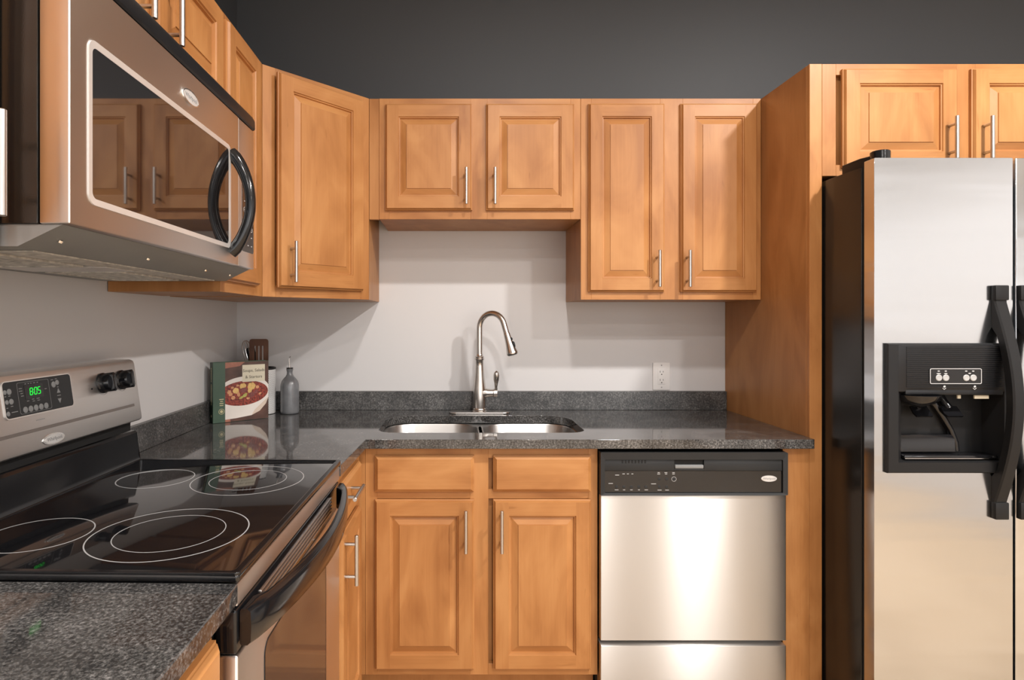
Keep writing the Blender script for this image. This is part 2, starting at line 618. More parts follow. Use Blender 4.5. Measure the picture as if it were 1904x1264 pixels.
def raised_door(parent, x0, x1, z0, z1, yb, stile=0.050, name='door'):
    """raised-panel cabinet door, back at yb, facing -y"""
    mb = MB()
    f = yb - DT
    nested(mb, x0, x1, z0, z1, [(0, yb), (0, yb - 0.009), (0.003, yb - 0.0105), (0.0035, yb - 0.0125), (0.007, f)])
    mb.face(list(reversed(rect(x0, x1, z0, z1, 0, yb))), 0)
    e, s = 0.007, stile
    # butt-jointed stiles and rails
    for xa, xb in ((x0 + e, x0 + s), (x1 - s, x1 - e)):
        for za, zb in ((z0 + e, z0 + s), (z0 + s, z1 - s), (z1 - s, z1 - e)):
            mb.face(((xa, f, za), (xb, f, za), (xb, f, zb), (xa, f, zb)), 0)
    for za, zb in ((z0 + e, z0 + s), (z1 - s, z1 - e)):
        mb.face(((x0 + s, f, za), (x1 - s, f, za), (x1 - s, f, zb), (x0 + s, f, zb)), 1)
    nested(mb, x0, x1, z0, z1, [(s, f), (s + 0.002, f + 0.004), (s + 0.005, f + 0.0045), (s + 0.0065, f + 0.0105), (s + 0.009, f + 0.0105),
                                (s + 0.029, f + 0.0034), (s + 0.0303, f + 0.0034), (s + 0.031, f + 0.0008)])
    mb.face(rect(x0, x1, z0, z1, s + 0.031, f + 0.0008), 0)
    bmesh.ops.remove_doubles(mb.bm, verts=mb.bm.verts, dist=1e-5)
    return mb.build(name, [WOOD_V, WOOD_H], parent, sharp=12)


def slab_front(parent, x0, x1, z0, z1, yb, name='drawer_front'):
    mb = MB()
    f = yb - DT
    nested(mb, x0, x1, z0, z1, [(0, yb), (0, yb - 0.009), (0.003, yb - 0.0105), (0.0035, yb - 0.0125), (0.011, f)], 1, 1)
    mb.face(rect(x0, x1, z0, z1, 0.011, f), 1)
    mb.face(list(reversed(rect(x0, x1, z0, z1, 0, yb))), 1)
    bmesh.ops.remove_doubles(mb.bm, verts=mb.bm.verts, dist=1e-5)
    return mb.build(name, [WOOD_V, WOOD_H], parent, sharp=12)


def bar_handle(door, x, z, yf, vertical=True, L=0.136):
    """brushed bar pull on two posts; yf is the face it screws into"""
    mb = MB()
    h = L / 2
    yb = yf - 0.032
    if vertical:
        mb.cyl((x, yb, z - h), (x, yb, z + h), 0.0058, seg=16, bev=0.0008)
        for s in (-0.044, 0.044): mb.cyl((x, yb, z + s), (x, yf, z + s), 0.0045, seg=12)
    else:
        mb.cyl((x - h, yb, z), (x + h, yb, z), 0.0058, seg=16, bev=0.0008)
        for s in (-0.044, 0.044): mb.cyl((x + s, yb, z), (x + s, yf, z), 0.0045, seg=12)
    o = mb.build('handle', NICKEL_BAR, door)
    o['label'] = 'brushed nickel bar handle'
    return o


def face_frame(parent, x0, x1, z0, z1, yf, ls=0.038, rs=0.038, top=0.038, bot=0.038, mids=(), rails=()):
    """stiles run full height, rails between; front at yf"""
    mb = MB()
    yb = yf + 0.019
    mb.box(x0, x0 + ls, yf, yb, z0, z1, 0.0007, 1, 0)
    mb.box(x1 - rs, x1, yf, yb, z0, z1, 0.0007, 1, 0)
    edges = [x0 + ls] + [m for ms in mids for m in ms] + [x1 - rs]
    for a, b in zip(edges[0::2], edges[1::2]):
        mb.box(a, b, yf, yb, z1 - top, z1, 0.0005, 1, 1)
        mb.box(a, b, yf, yb, z0, z0 + bot, 0.0005, 1, 1)
        for ra, rb in rails: mb.box(a, b, yf, yb, ra, rb, 0.0005, 1, 1)
    for a, b in mids: mb.box(a, b, yf, yb, z0, z1, 0.0007, 1, 0)
    return mb.build('face_frame', [WOOD_V, WOOD_H], parent)


def carcass(parent, x0, x1, z0, z1, d, yback=-0.003):
    return MB().box(x0, x1, -d + 0.019, yback, z0, z1, 0.0008, 1).build('carcass', WOOD_PANEL, parent)


Z0U, Z1U = 1.374, 2.134           # wall cabinets: bottom, top
UD = 0.305                        # wall cabinet depth


# --- wall cabinet over the sink
def back_x(x, root): return x - root.location.x


c = thing('wall_cabinet', 'short maple wall cabinet with two square doors above the sink faucet', 'cabinet', (-0.284, DW, 1.678), 0, 'maple wall cabinets')
W = 0.7605
carcass(c, 0, W, 0, Z1U - 1.678, UD)
face_frame(c, 0, W, 0, Z1U - 1.678, -UD, 0.038, 0.038, 0.036, 0.044, mids=[(0.345, 0.408)])
MB().box(-0.038, -0.0005, -UD + 0.003, -UD + 0.022, 0, Z1U - 1.678).build('filler_strip', WOOD_PANEL, c)
for xa, xb, hx in ((-0.26, 0.0665, 0.0435), (0.119, 0.4506, 0.150)):
    d = raised_door(c, xa + 0.284, xb + 0.284, 1.710 - 1.678, 2.110 - 1.678, -UD - 0.0005)
    bar_handle(d, hx + 0.284, 1.794 - 1.678, -UD - DT, True)

# --- tall wall cabinet right of the sink
c = thing('wall_cabinet', 'tall two-door maple wall cabinet above the outlet, against the tall end panel', 'cabinet', (0.4775, DW, Z0U), 0, 'maple wall cabinets')
W = 1.158 - 0.4775
carcass(c, 0, W, 0, Z1U - Z0U, UD)
face_frame(c, 0, W, 0, Z1U - Z0U, -UD, 0.040, 0.030, 0.036, 0.040, mids=[(0.300, 0.386)])
for xa, xb, hx in ((0.504, 0.790, 0.759), (0.851, 1.138, 0.871)):
    d = raised_door(c, xa - 0.4775, xb - 0.4775, 1.403 - Z0U, 2.111 - Z0U, -UD - 0.0005)
    bar_handle(d, hx - 0.4775, 1.488 - Z0U, -UD - DT, True)

# --- diagonal corner wall cabinet
A, B = Vector((-0.628, 1.949)), Vector((-0.323, 2.254))
c = thing('corner_wall_cabinet', 'diagonal corner maple wall cabinet with one tall door', 'cabinet', (A.x, A.y, Z0U), R(45), 'maple wall cabinets')


def to_loc(x, y, o=A, a=R(45)):
    dx, dy = x - o.x, y - o.y
    return (dx * math.cos(a) + dy * math.sin(a), -dx * math.sin(a) + dy * math.cos(a))


fw = (B - A).length
poly = [to_loc(*p) for p in ((-0.628 - 0.014, 1.949 + 0.0135), (-0.323 - 0.0135, 2.254 + 0.014), (-0.323, 2.2555), (-0.323, DW - 0.003), (XL + 0.003, DW - 0.003), (XL + 0.003, 1.949), (-0.6295, 1.949))]
MB().prism(poly, 'xy', 0, Z1U - Z0U, 0, 0.0008, 1).build('carcass', WOOD_PANEL, c)
face_frame(c, 0.0, fw, 0, Z1U - Z0U, 0.0, 0.048, 0.042, 0.036, 0.040)
d = raised_door(c, 0.040, 0.397, 1.405 - Z0U, 2.114 - Z0U, -0.0005, 0.053)
pv = Vector((0.397, -0.0005, 0))
d.rotation_euler = (0, 0, R(2.8))
d.location = pv - Matrix.Rotation(R(2.8), 3, 'Z') @ pv
bar_handle(d, 0.083, 1.490 - Z0U, -DT, True)

# --- wall cabinets on the left wall (local x = depth into the photo)


def left_root(name, label, cat, y, z, group=None, rz=0.0, x=XL):
    return thing(name, label, cat, (x, y, z), R(90) + rz, group)


c = left_root('wall_cabinet', 'narrow one-door maple wall cabinet between the microwave and the corner cabinet', 'cabinet', 1.6, Z0U, 'maple wall cabinets')
carcass(c, 0, 0.305, 0, Z1U - Z0U, UD)
face_frame(c, 0, 0.346, 0, Z1U - Z0U, -UD, 0.034, 0.074, 0.036, 0.040)
raised_door(c, 0.013, 0.282, 1.405 - Z0U, 2.112 - Z0U, -UD - 0.0005)

c = left_root('wall_cabinet', 'short two-door maple wall cabinet directly on top of the microwave', 'cabinet', 0.826, 1.845, 'maple wall cabinets')
carcass(c, 0, 0.772, 0, Z1U - 1.845, UD)
face_frame(c, 0, 0.772, 0, Z1U - 1.845, -UD, 0.034, 0.034, 0.036, 0.03, mids=[(0.352, 0.412)])
for ya, yb, hy in ((0.014, 0.362, 0.322), (0.400, 0.752, 0.438)):
    d = raised_door(c, ya, yb, 0.015, 2.112 - 1.845, -UD - 0.0005)
    bar_handle(d, hy, 1.946 - 1.845, -UD - DT, True)

c = left_root('wall_cabinet', 'maple wall cabinet nearest the camera, left of the microwave, only its bar handle showing', 'cabinet', 0.36, Z0U, 'maple wall cabinets')
carcass(c, 0, 0.462, 0, Z1U - Z0U, UD)
face_frame(c, 0, 0.462, 0, Z1U - Z0U, -UD)
d = raised_door(c, 0.014, 0.438, 1.405 - Z0U, 2.112 - Z0U, -UD - 0.0005)
bar_handle(d, 0.400, 1.499 - Z0U, -UD - DT, True)

# --- tall end panel and the cabinet over the refrigerator
BF = DW - 0.610                   # front plane of the deep cabinets
c = thing('tall_end_panel', 'tall maple end panel standing between the counter and the refrigerator', 'panel', (1.160, DW, 0))
MB().box(0, 0.0385, -0.592, -0.003, 0, Z1U, 0.0008, 1).build('side_panel', WOOD_PANEL, c)
MB().box(0, 0.0405, -0.611, -0.5925, 0, Z1U, 0.001, 1).build('front_stile', WOOD_V, c)
MB().box(-0.088, -0.0005, -0.611, -0.592, 0.02, 0.881, 0.001, 1).build('filler_strip', WOOD_V, c)

c = thing('fridge_cabinet', 'deep two-door maple cabinet above the refrigerator', 'cabinet', (1.2015, DW, 1.768), 0, 'maple wall cabinets')
W = 0.945
carcass(c, 0, W, 0, Z1U - 1.768, 0.610)
face_frame(c, 0, W, 0, Z1U - 1.768, -0.610, 0.045, 0.045, 0.036, 0.036, mids=[(0.440, 0.500)])
for xa, xb, hx in ((1.262, 1.632, 1.600), (1.681, 2.100, 1.713)):
    d = raised_door(c, xa - 1.2015, xb - 1.2015, 1.793 - 1.768, 2.114 - 1.768, -0.6105)
    bar_handle(d, hx - 1.2015, 1.880 - 1.768, -0.610 - DT, True)

# ------------------------------------------------------------------ base cabinets
ZB = 0.883                        # underside of the stone
c = thing('sink_base_cabinet', 'maple base cabinet under the sink with two doors and two false drawer fronts', 'cabinet', (-0.291, DW, 0), 0, 'maple base cabinets')
W = 0.7585
MB().box(0, W, -0.591, -0.56, 0.139, ZB, 0.0005, 1).box(0, 0.016, -0.558, -0.003, 0.139, ZB).box(W - 0.016, W, -0.558, -0.003, 0.139, ZB).box(0.017, W - 0.017, -0.558, -0.003, 0.139, 0.155).build('carcass', WOOD_PANEL, c)
face_frame(c, 0, W, 0.139, ZB, -0.610, 0.038, 0.030, 0.036, 0.036, mids=[(0.342, 0.402)], rails=[(0.715, 0.745)])
MB().box(-0.034, -0.0005, -0.609, -0.592, 0.139, ZB, 0.0005, 1).build('filler_strip', WOOD_V, c)
MB().box(-0.034, W, -0.545, -0.53, 0.0, 0.138).build('toe_kick', WOOD_PANEL, c)
for xa, xb, hx in ((-0.259, 0.064, 0.036), (0.126, 0.444, 0.151)):
    slab_front(c, xa + 0.291, xb + 0.291, 0.739, 0.857, -0.6105, 'false_drawer_front')
    d = raised_door(c, xa + 0.291, xb + 0.291, 0.162, 0.714, -0.6105, 0.050)
    bar_handle(d, hx + 0.291, 0.622, -0.610 - DT, True)

c = left_root('base_cabinet', 'narrow maple base cabinet between the range and the inside corner', 'cabinet', 1.592, 0, 'maple base cabinets', R(-1.2))
LF = -0.617
MB().box(0, 0.34, LF + 0.019, -0.008, 0.139, ZB).build('carcass', WOOD_PANEL, c)
face_frame(c, 0, 0.352, 0.139, ZB, LF, 0.012, 0.060, 0.036, 0.036, rails=[(0.715, 0.745)])
d = slab_front(c, 0.010, 0.298, 0.739, 0.857, LF - 0.0005)
d.name = 'drawer_front'
bar_handle(d, 0.075, 0.820, LF - DT, False)
d = raised_door(c, 0.010, 0.298, 0.162, 0.714, LF - 0.0005)
bar_handle(d, 0.034, 0.648, LF - DT, True)
MB().box(0, 0.34, LF + 0.075, LF + 0.09, 0.0, 0.138).build('toe_kick', WOOD_PANEL, c)

c = left_root('base_cabinet', 'maple base cabinet under the near counter, only its drawer front corner showing', 'cabinet', -0.10, 0, 'maple base cabinets')
NF = -0.583
MB().box(0, 0.960, NF + 0.019, -0.003, 0.139, ZB).build('carcass', WOOD_PANEL, c)
face_frame(c, 0, 0.960, 0.139, ZB, NF, 0.038, 0.010, 0.036, 0.036, mids=[(0.46, 0.50)], rails=[(0.715, 0.745)])
for a, b in ((0.016, 0.474), (0.488, 0.951)):
    d = slab_front(c, a, b, 0.722, 0.842, NF - 0.0005)
    bar_handle(d, (a + b) / 2, 0.782, NF - DT, False)
    d = raised_door(c, a, b, 0.162, 0.700, NF - 0.0005)
    bar_handle(d, b - 0.03 if a < 0.1 else a + 0.03, 0.61, NF - DT, True)
MB().box(0, 0.960, NF + 0.075, NF + 0.09, 0.0, 0.138).build('toe_kick', WOOD_PANEL, c)

# ------------------------------------------------------------------ stone tops
ZT = 0.914
hole = rrect(-0.264, 0.452, 2.030, 2.390, [0.06, 0.11, 0.11, 0.06], 8)
outer = [(XL + 0.002, 1.5905), (-0.3015, 1.5775), (-0.2845, 1.914)] + [(1.159 - 0.008 + 0.008 * math.cos(R(a)), 1.914 + 0.008 + 0.008 * math.sin(R(a))) for a in (-90, -60, -30, 0)] + [(1.159, DW - 0.002), (XL + 0.002, DW - 0.002)]
o = MB().plate_hole(outer, hole, 'xy', ZT - 0.030, ZT).build('countertop', GRANITE, bevel=0.0025)
tag(o, 'L-shaped polished black granite countertop around the sink', 'countertop', 'black granite stone')
o = MB().prism([(XL + 0.002, -0.14), (-0.316, -0.14), (-0.316, 0.8715), (XL + 0.002, 0.8840)], 'xy', ZT - 0.030, ZT).build('countertop', GRANITE, bevel=0.0025)
tag(o, 'grey-black granite countertop in the near corner, this side of the range', 'countertop', 'black granite stone')
o = MB().box(XL + 0.0215, 1.1585, DW - 0.022, DW - 0.002, ZT + 0.0003, 0.9935).build('backsplash', GRANITE_SPLASH, bevel=0.0012)
tag(o, 'long black granite backsplash strip behind the faucet along the back wall', 'backsplash', 'black granite stone')
o = MB().box(XL + 0.002, XL + 0.021, 1.600, DW - 0.003, ZT + 0.0003, 0.9935).build('backsplash', GRANITE_SPLASH, bevel=0.0012)
tag(o, 'short black granite backsplash strip on the left wall between range and cookbook', 'backsplash', 'black granite stone')

# ------------------------------------------------------------------ sink
c = thing('kitchen_sink', 'undermount double-bowl stainless steel sink in the granite counter', 'sink', (0.094, 2.21, ZT - 0.031))


def bowl(x0, x1, y0, y1, depth, radii, name):
    mb = MB()
    L = []
    mk = lambda i, z: [(a, b, z) for a, b in rrect(x0 + i, x1 - i, y0 + i, y1 - i, [max(0.01, r - i * 0.6) for r in radii], 7)]
    L.append(mk(-0.016, -0.0015))
    L.append(mk(0.0, -0.0015))
    L.append(mk(0.003, -0.006))
    L.append(mk(0.010, -depth + 0.03))
    L.append(mk(0.018, -depth + 0.010))
    L.append(mk(0.036, -depth))
    mb.loft(L, 0, True, False, False)
    mb.face([(a, b, -depth) for a, b in rrect(x0 + 0.036, x1 - 0.036, y0 + 0.036, y1 - 0.036, [max(0.01, r - 0.036 * 0.6) for r in radii], 7)])
    bmesh.ops.remove_doubles(mb.bm, verts=mb.bm.verts, dist=1e-5)
    b = mb.build(name, STEEL_SINK, c, sharp=50)
    cx, cy = (x0 + x1) / 2, (y0 + y1) / 2
    MB().lathe([(0.055, 0.0), (0.052, 0.003), (0.038, 0.003), (0.034, -0.004), (0.006, -0.004)], (cx, cy, -depth + 0.001), 28).build('drain', CHROME, b)
    return b


bowl(-0.352, -0.006, -0.176, 0.176, 0.20, [0.05, 0.09, 0.10, 0.055], 'bowl')
bowl(0.014, 0.352, -0.176, 0.176, 0.20, [0.05, 0.09, 0.10, 0.055], 'bowl')

LB = rrect(-0.352, -0.006, -0.176, 0.176, [0.05, 0.09, 0.10, 0.055], 7)
RB = rrect(0.014, 0.352, -0.176, 0.176, [0.05, 0.09, 0.10, 0.055], 7)
MB().prism(LB[0:16] + RB[16:32], 'xy', -0.0045, -0.0018).build('divider', STEEL_SINK, c)

# ------------------------------------------------------------------ faucet
FX, FY = 0.103, 2.455
c = thing('kitchen_faucet', 'brushed nickel gooseneck pull-down faucet behind the sink', 'faucet', (FX, FY, ZT))
MB().prism(rrect(-0.126, 0.126, -0.031, 0.031, 0.030, 8), 'xy', 0.0003, 0.007, 0, 0.0025).build('deck_plate', NICKEL, c)
MB().lathe([(0.0315, 0.007), (0.0315, 0.010), (0.027, 0.013), (0.029, 0.016), (0.029, 0.019), (0.0265, 0.022), (0.0275, 0.05), (0.0275, 0.078), (0.0255, 0.105), (0.022, 0.135),
            (0.0185, 0.165), (0.0165, 0.195), (0.0165, 0.217), (0.0195, 0.221), (0.0195, 0.225), (0.017, 0.227), (0.0185, 0.230), (0.0185, 0.233), (0.0145, 0.236), (0.0125, 0.243)], (0, 0, 0), 36).build('body', NICKEL, c, sharp=40)
dirx, diry = 0.80, -0.60
reach, zb, zt = 0.128, 0.243, 0.4105
pts = []
r_arc = 0.0605
for k in range(6): pts.append((0, 0, zb + (zt - r_arc - zb) * k / 5))
for k in range(1, 19):
    a = PI - R(166) * k / 18
    q = r_arc + r_arc * math.cos(a)
    pts.append((q * dirx, q * diry, zt - r_arc + r_arc * math.sin(a)))
last = Vector(pts[-1])
tdir = (Vector(pts[-1]) - Vector(pts[-2])).normalized()
for k in range(1, 4): pts.append(tuple(last + tdir * (0.012 * k)))
MB().tube(pts, 0.0118, 18).build('spout', NICKEL, c)
hs = Vector(pts[-1])
head = MB()
prof = [(0.0, 0.0122), (0.003, 0.0132), (0.008, 0.0132), (0.03, 0.0145), (0.055, 0.0175), (0.078, 0.0215), (0.082, 0.0225), (0.086, 0.0225), (0.089, 0.021)]
head.tube([tuple(hs + tdir * t) for t, _ in prof], [r for _, r in prof], 26)
sh = head.build('spray_head', NICKEL, c, sharp=40)
tip = hs + tdir * 0.0893
MB().cyl(tuple(tip - tdir * 0.0005), tuple(tip + tdir * 0.001), 0.018, seg=24).build('nozzle', BLACK_SATIN, sh)
side = (Vector((dirx, diry, 0)) - tdir * tdir.dot(Vector((dirx, diry, 0)))).normalized()
for t, ln, w in ((0.028, 0.006, 0.0045), (0.052, 0.013, 0.006)):
    p = hs + tdir * t + side * (0.0150 if t < 0.04 else 0.0172)
    MB().tube([tuple(p - tdir * ln * 1.0), tuple(p - tdir * ln * 0.7), tuple(p), tuple(p + tdir * ln * 0.7), tuple(p + tdir * ln)], [w * 0.3, w * 0.85, w, w * 0.85, w * 0.3], 12).build('spray_button', BLACK_SATIN, sh)
hd = MB()
hd.tube([(0.012, 0, 0.082), (0.022, 0, 0.083), (0.032, 0, 0.083), (0.042, 0, 0.083), (0.055, 0, 0.083)], [0.026, 0.021, 0.0175, 0.016, 0.0155], 22)
hd.build('valve_stub', NICKEL, c)
hv = MB()
hv.cyl((0.0555, 0, 0.083), (0.074, 0, 0.083), 0.0175, seg=22, bev=0.002)
hv.tube([(0.068, -0.004, 0.092), (0.0675, -0.008, 0.108), (0.0675, -0.012, 0.122), (0.068, -0.016, 0.140), (0.0685, -0.020, 0.158), (0.0685, -0.022, 0.170), (0.0685, -0.0225, 0.176)],
        [0.0065, 0.0055, 0.0072, 0.0115, 0.0125, 0.0092, 0.002], 16, up=(1, 0, 0))
hv.build('lever', NICKEL, c)

# ------------------------------------------------------------------ outlet
c = thing('wall_outlet', 'white duplex outlet plate on the back wall above the backsplash', 'outlet', (0.8865, DW, 1.056))
p = MB().prism(rrect(-0.0365, 0.0365, -0.0585, 0.0585, 0.003, 3), 'xz', -0.0002, -0.0055, 0, 0.0018).build('plate', WHITE_PLASTIC, c)
rc = MB().prism(rrect(-0.0165, 0.0165, -0.0335, 0.0335, 0.002, 3), 'xz', -0.0056, -0.0075, 0, 0.0005).build('receptacle', WHITE_PLASTIC, c)
sl = MB()
for dz in (-0.019, 0.016):
    for dx, h in ((-0.0063, 0.0085), (0.0063, 0.0068)): sl.box(dx - 0.0009, dx + 0.0009, -0.0079, -0.00752, dz + 0.004 - h / 2, dz + 0.004 + h / 2)
    sl.cyl((0, -0.0079, dz - 0.0075), (0, -0.00752, dz - 0.0075), 0.0024, seg=14)
sl.build('slots', DARK, rc)
for dz in (-0.047, 0.047):
    MB().cyl((0, -0.0056, dz), (0, -0.0064, dz), 0.003, seg=14).build('screw', BUTTON_LIGHT, c)

# ------------------------------------------------------------------ oil bottle
c = thing('oil_bottle', 'grey glazed ceramic oil bottle with a thin metal pourer, beside the cookbook', 'bottle', (-0.677, 2.452, ZT))
MB().lathe([(0.034, 0.0003), (0.0365, 0.003), (0.0375, 0.010), (0.0375, 0.060), (0.0375, 0.112), (0.0365, 0.122), (0.0325, 0.133), (0.025, 0.143), (0.0165, 0.152), (0.0125, 0.160), (0.0115, 0.168),
            (0.0125, 0.175), (0.0140, 0.179), (0.0140, 0.182), (0.009, 0.183)], (0, 0, 0), 40).build('body', CERAMIC, c, sharp=60)
s = MB().lathe([(0.0085, 0.183), (0.0138, 0.1835), (0.0138, 0.187), (0.0075, 0.188)], (0, 0, 0), 24).build('stopper', CORK, c)
MB().tube([(0, 0, 0.187), (-0.001, 0, 0.20), (-0.002, 0, 0.215), (-0.002, 0, 0.226), (0.0, 0, 0.231), (0.003, 0, 0.233)], [0.0026, 0.0026, 0.0024, 0.0022, 0.002, 0.0022], 10).build('pourer', NICKEL, c)

# ------------------------------------------------------------------ utensil crock and utensils


def perforated(name):
    m, nt, b = new_mat(name)
    tc = N(nt, 'ShaderNodeTexCoord')
    sp = N(nt, 'ShaderNodeSeparateXYZ')
    nt.links.new(tc.outputs['Object'], sp.inputs[0])
    at = N(nt, 'ShaderNodeMath', operation='ARCTAN2')
    nt.links.new(sp.outputs['Y'], at.inputs[0])
    nt.links.new(sp.outputs['X'], at.inputs[1])

    def math_(op, a, bb):
        n = N(nt, 'ShaderNodeMath', operation=op)
        if hasattr(a, 'links'): nt.links.new(a, n.inputs[0])
        else: n.inputs[0].default_value = a
        if bb is not None:
            if hasattr(bb, 'links'): nt.links.new(bb, n.inputs[1])
            else: n.inputs[1].default_value = bb
        return n.outputs[0]
    u = math_('MULTIPLY', at.outputs[0], 72 / (2 * PI) * 1.0)
    v = math_('MULTIPLY', sp.outputs['Z'], 208.0)
    row = math_('FLOOR', v, None)
    odd = math_('MULTIPLY', math_('MODULO', row, 2.0), 0.5)
    fu = math_('SUBTRACT', math_('FRACT', math_('ADD', math_('ADD', u, 100.0), odd), None), 0.5)
    fv = math_('SUBTRACT', math_('FRACT', v, None), 0.5)
    dd = math_('ADD', math_('MULTIPLY', fu, fu), math_('MULTIPLY', fv, fv))
    hole_ = math_('LESS_THAN', dd, 0.075)
    mx = N(nt, 'ShaderNodeMix', data_type='RGBA')
    mx.inputs[6].default_value = (0.72, 0.71, 0.70, 1)
    mx.inputs[7].default_value = (0.10, 0.10, 0.10, 1)
    nt.links.new(hole_, mx.inputs[0])
    nt.links.new(mx.outputs[2], b.inputs['Base Color'])
    setp(b, None, 0.4)
    return m


CX, CY = -0.793, 2.455
c = thing('utensil_crock', 'white perforated metal utensil holder half hidden behind the cookbook', 'holder', (CX, CY, ZT))
MB().lathe([(0.052, 0.0003), (0.055, 0.002), (0.055, 0.186), (0.0535, 0.188), (0.052, 0.186), (0.052, 0.004), (0.002, 0.004)], (0, 0, 0), 48).build('body', perforated('perforated_white_metal'), c, sharp=60)
MB().lathe([(0.0552, 0.181), (0.0565, 0.1835), (0.0565, 0.187), (0.0552, 0.189), (0.0515, 0.189), (0.0515, 0.181)], (0, 0, 0), 48, cap0=False, cap1=False).build('rim', BLACK_SATIN, c)

# whisk: wires from a throat inside the crock
c = thing('whisk', 'steel balloon whisk standing in the utensil holder, leftmost utensil', 'whisk', (CX - 0.003, CY + 0.002, ZT + 0.006))
ax = Vector((-0.235, 0.02, 1)).normalized()
b0 = ax * 0.155
e1 = ax.orthogonal().normalized()
e2 = ax.cross(e1)
for k in range(5):
    a = PI * k / 5 + 0.2
    e = e1 * math.cos(a) + e2 * math.sin(a)
    loop = []
    for t in range(29):
        q = t / 28.0
        th = -PI / 2 + 0.12 + (2 * PI - 0.24) * q if False else None
        s_ = math.sin(PI * q)
        hgt = 0.145 * (math.sin(PI * q) ** 0.62)
        wid = 0.031 * math.cos(PI * q) * (0.22 + 0.78 * math.sin(PI * min(q, 1 - q) * 1.0) ** 0.55 if q not in (0, 1) else 0.22)
        loop.append(tuple(b0 + ax * hgt + e * wid))
    MB().tube(loop, 0.0011, 6).build('wire', CHROME, c)
MB().tube([tuple(ax * 0.0), tuple(ax * 0.05), tuple(ax * 0.12), tuple(ax * 0.157)], [0.008, 0.009, 0.008, 0.006], 14).build('grip', NICKEL, c)

c = thing('kitchen_turner', 'black kitchen turner standing in the holder behind the whisk wires', 'utensil', (CX - 0.002, CY + 0.024, ZT + 0.006))
ax2 = Vector((-0.225, 0.05, 1)).normalized()
MB().tube([(0, 0, 0), tuple(ax2 * 0.10), tuple(ax2 * 0.19)], 0.005, 10).build('shaft', BLACK_SATIN, c)
mb = MB().prism([(-0.012, 0.180), (0.012, 0.180), (0.020, 0.205), (0.018, 0.262), (0.010, 0.268), (-0.013, 0.270), (-0.019, 0.262), (-0.020, 0.205)], 'xz', -0.0015, 0.0015, 0, 0.0008, 1)
mb.xform(Matrix.Rotation(R(-12.7), 4, 'Y') @ Matrix.Rotation(R(-3), 4, 'X'))
mb.build('blade', BLACK_SATIN, c)

c = thing('slotted_spatula', 'dark walnut slotted spatula standing in the utensil holder', 'utensil', (CX - 0.004, CY - 0.024, ZT + 0.006), R(6))
mb = MB()
xs = [-0.0375, -0.018, -0.012, -0.003, 0.003, 0.012, 0.018, 0.0375]
zb_, zs0, zs1, zt_ = 0.175, 0.205, 0.272, 0.300
mb.prism([(-0.010, 0.15), (0.010, 0.15), (0.030, 0.168), (0.0375, 0.185), (0.0375, zs0), (-0.0375, zs0), (-0.0375, 0.185), (-0.030, 0.168)], 'xz', -0.003, 0.003, 0)
for k in (0, 2, 4, 6): mb.box(xs[k], xs[k + 1], -0.003, 0.003, zs0, zs1)
mb.prism([(-0.0375, zs1), (0.0375, zs1), (0.0375, zt_ - 0.010), (0.035, zt_ - 0.003), (0.028, zt_), (-0.028, zt_), (-0.035, zt_ - 0.003), (-0.0375, zt_ - 0.010)], 'xz', -0.003, 0.003, 0)
bmesh.ops.remove_doubles(mb.bm, verts=mb.bm.verts, dist=1e-5)
mb.build('blade', WALNUT, c)
MB().tube([(0, 0, 0), (0, 0, 0.08), (0, 0, 0.152)], [0.007, 0.0075, 0.0085], 14).build('stick', WALNUT, c)

# ------------------------------------------------------------------ cookbook
BA = math.atan2(0.133, 0.164)
c = thing('cookbook', 'green-spined soup cookbook standing on the counter in front of the utensil holder', 'book', (-0.891, 2.200, ZT + 0.0004), BA)
BW, BH, BT = 0.211, 0.225, 0.034
GREEN = plain('book_green_cloth', (0.045, 0.085, 0.055), 0.45)
GREEN_DK = plain('book_spine_green', (0.024, 0.042, 0.028), 0.45)
PAPER = plain('book_pages', (0.62, 0.58, 0.50), 0.8)
BROWN = plain('cover_dark_brown', (0.075, 0.035, 0.025), 0.4, vary=0.5, vscale=18)
PINK = plain('cover_terracotta_blur', (0.30, 0.115, 0.075), 0.4, vary=0.3, vscale=30)
BOWLW = plain('cover_bowl_white', (0.72, 0.66, 0.60), 0.4)
BOWLS = plain('cover_bowl_side', (0.60, 0.49, 0.40), 0.4, vary=0.1)
SOUP = plain('cover_soup_red', (0.20, 0.030, 0.018), 0.4, vary=0.8, vscale=140)
POT = plain('cover_potato_yellow', (0.60, 0.38, 0.13), 0.4, vary=0.25, vscale=150)
BEAN = plain('cover_bean_tan', (0.52, 0.25, 0.12), 0.4, vary=0.25, vscale=150)
MEAT = plain('cover_meat_dark', (0.17, 0.045, 0.04), 0.4, vary=0.4, vscale=150)
LEAF = plain('cover_leaf_green', (0.36, 0.33, 0.08), 0.4, vary=0.3, vscale=150)
CARD = plain('cover_title_card', (0.66, 0.60, 0.46), 0.5)
INK = plain('cover_ink', (0.10, 0.085, 0.06), 0.5)
GOLD = plain('cover_gold_print', (0.50, 0.44, 0.25), 0.4)
MB().box(0.004, BW - 0.003, 0.003, BT - 0.003, 0.003, BH - 0.003).build('pages', PAPER, c)
cv = MB().box(0.0, BW, -0.0, 0.0026, 0, BH, 0.0007, 1).box(0.0, BW, BT - 0.0026, BT, 0, BH, 0.0007, 1).box(-0.0005, 0.0025, 0.0005, BT - 0.0005, 0, BH, 0.0007, 1, 1).build('cover', [GREEN, GREEN_DK], c)


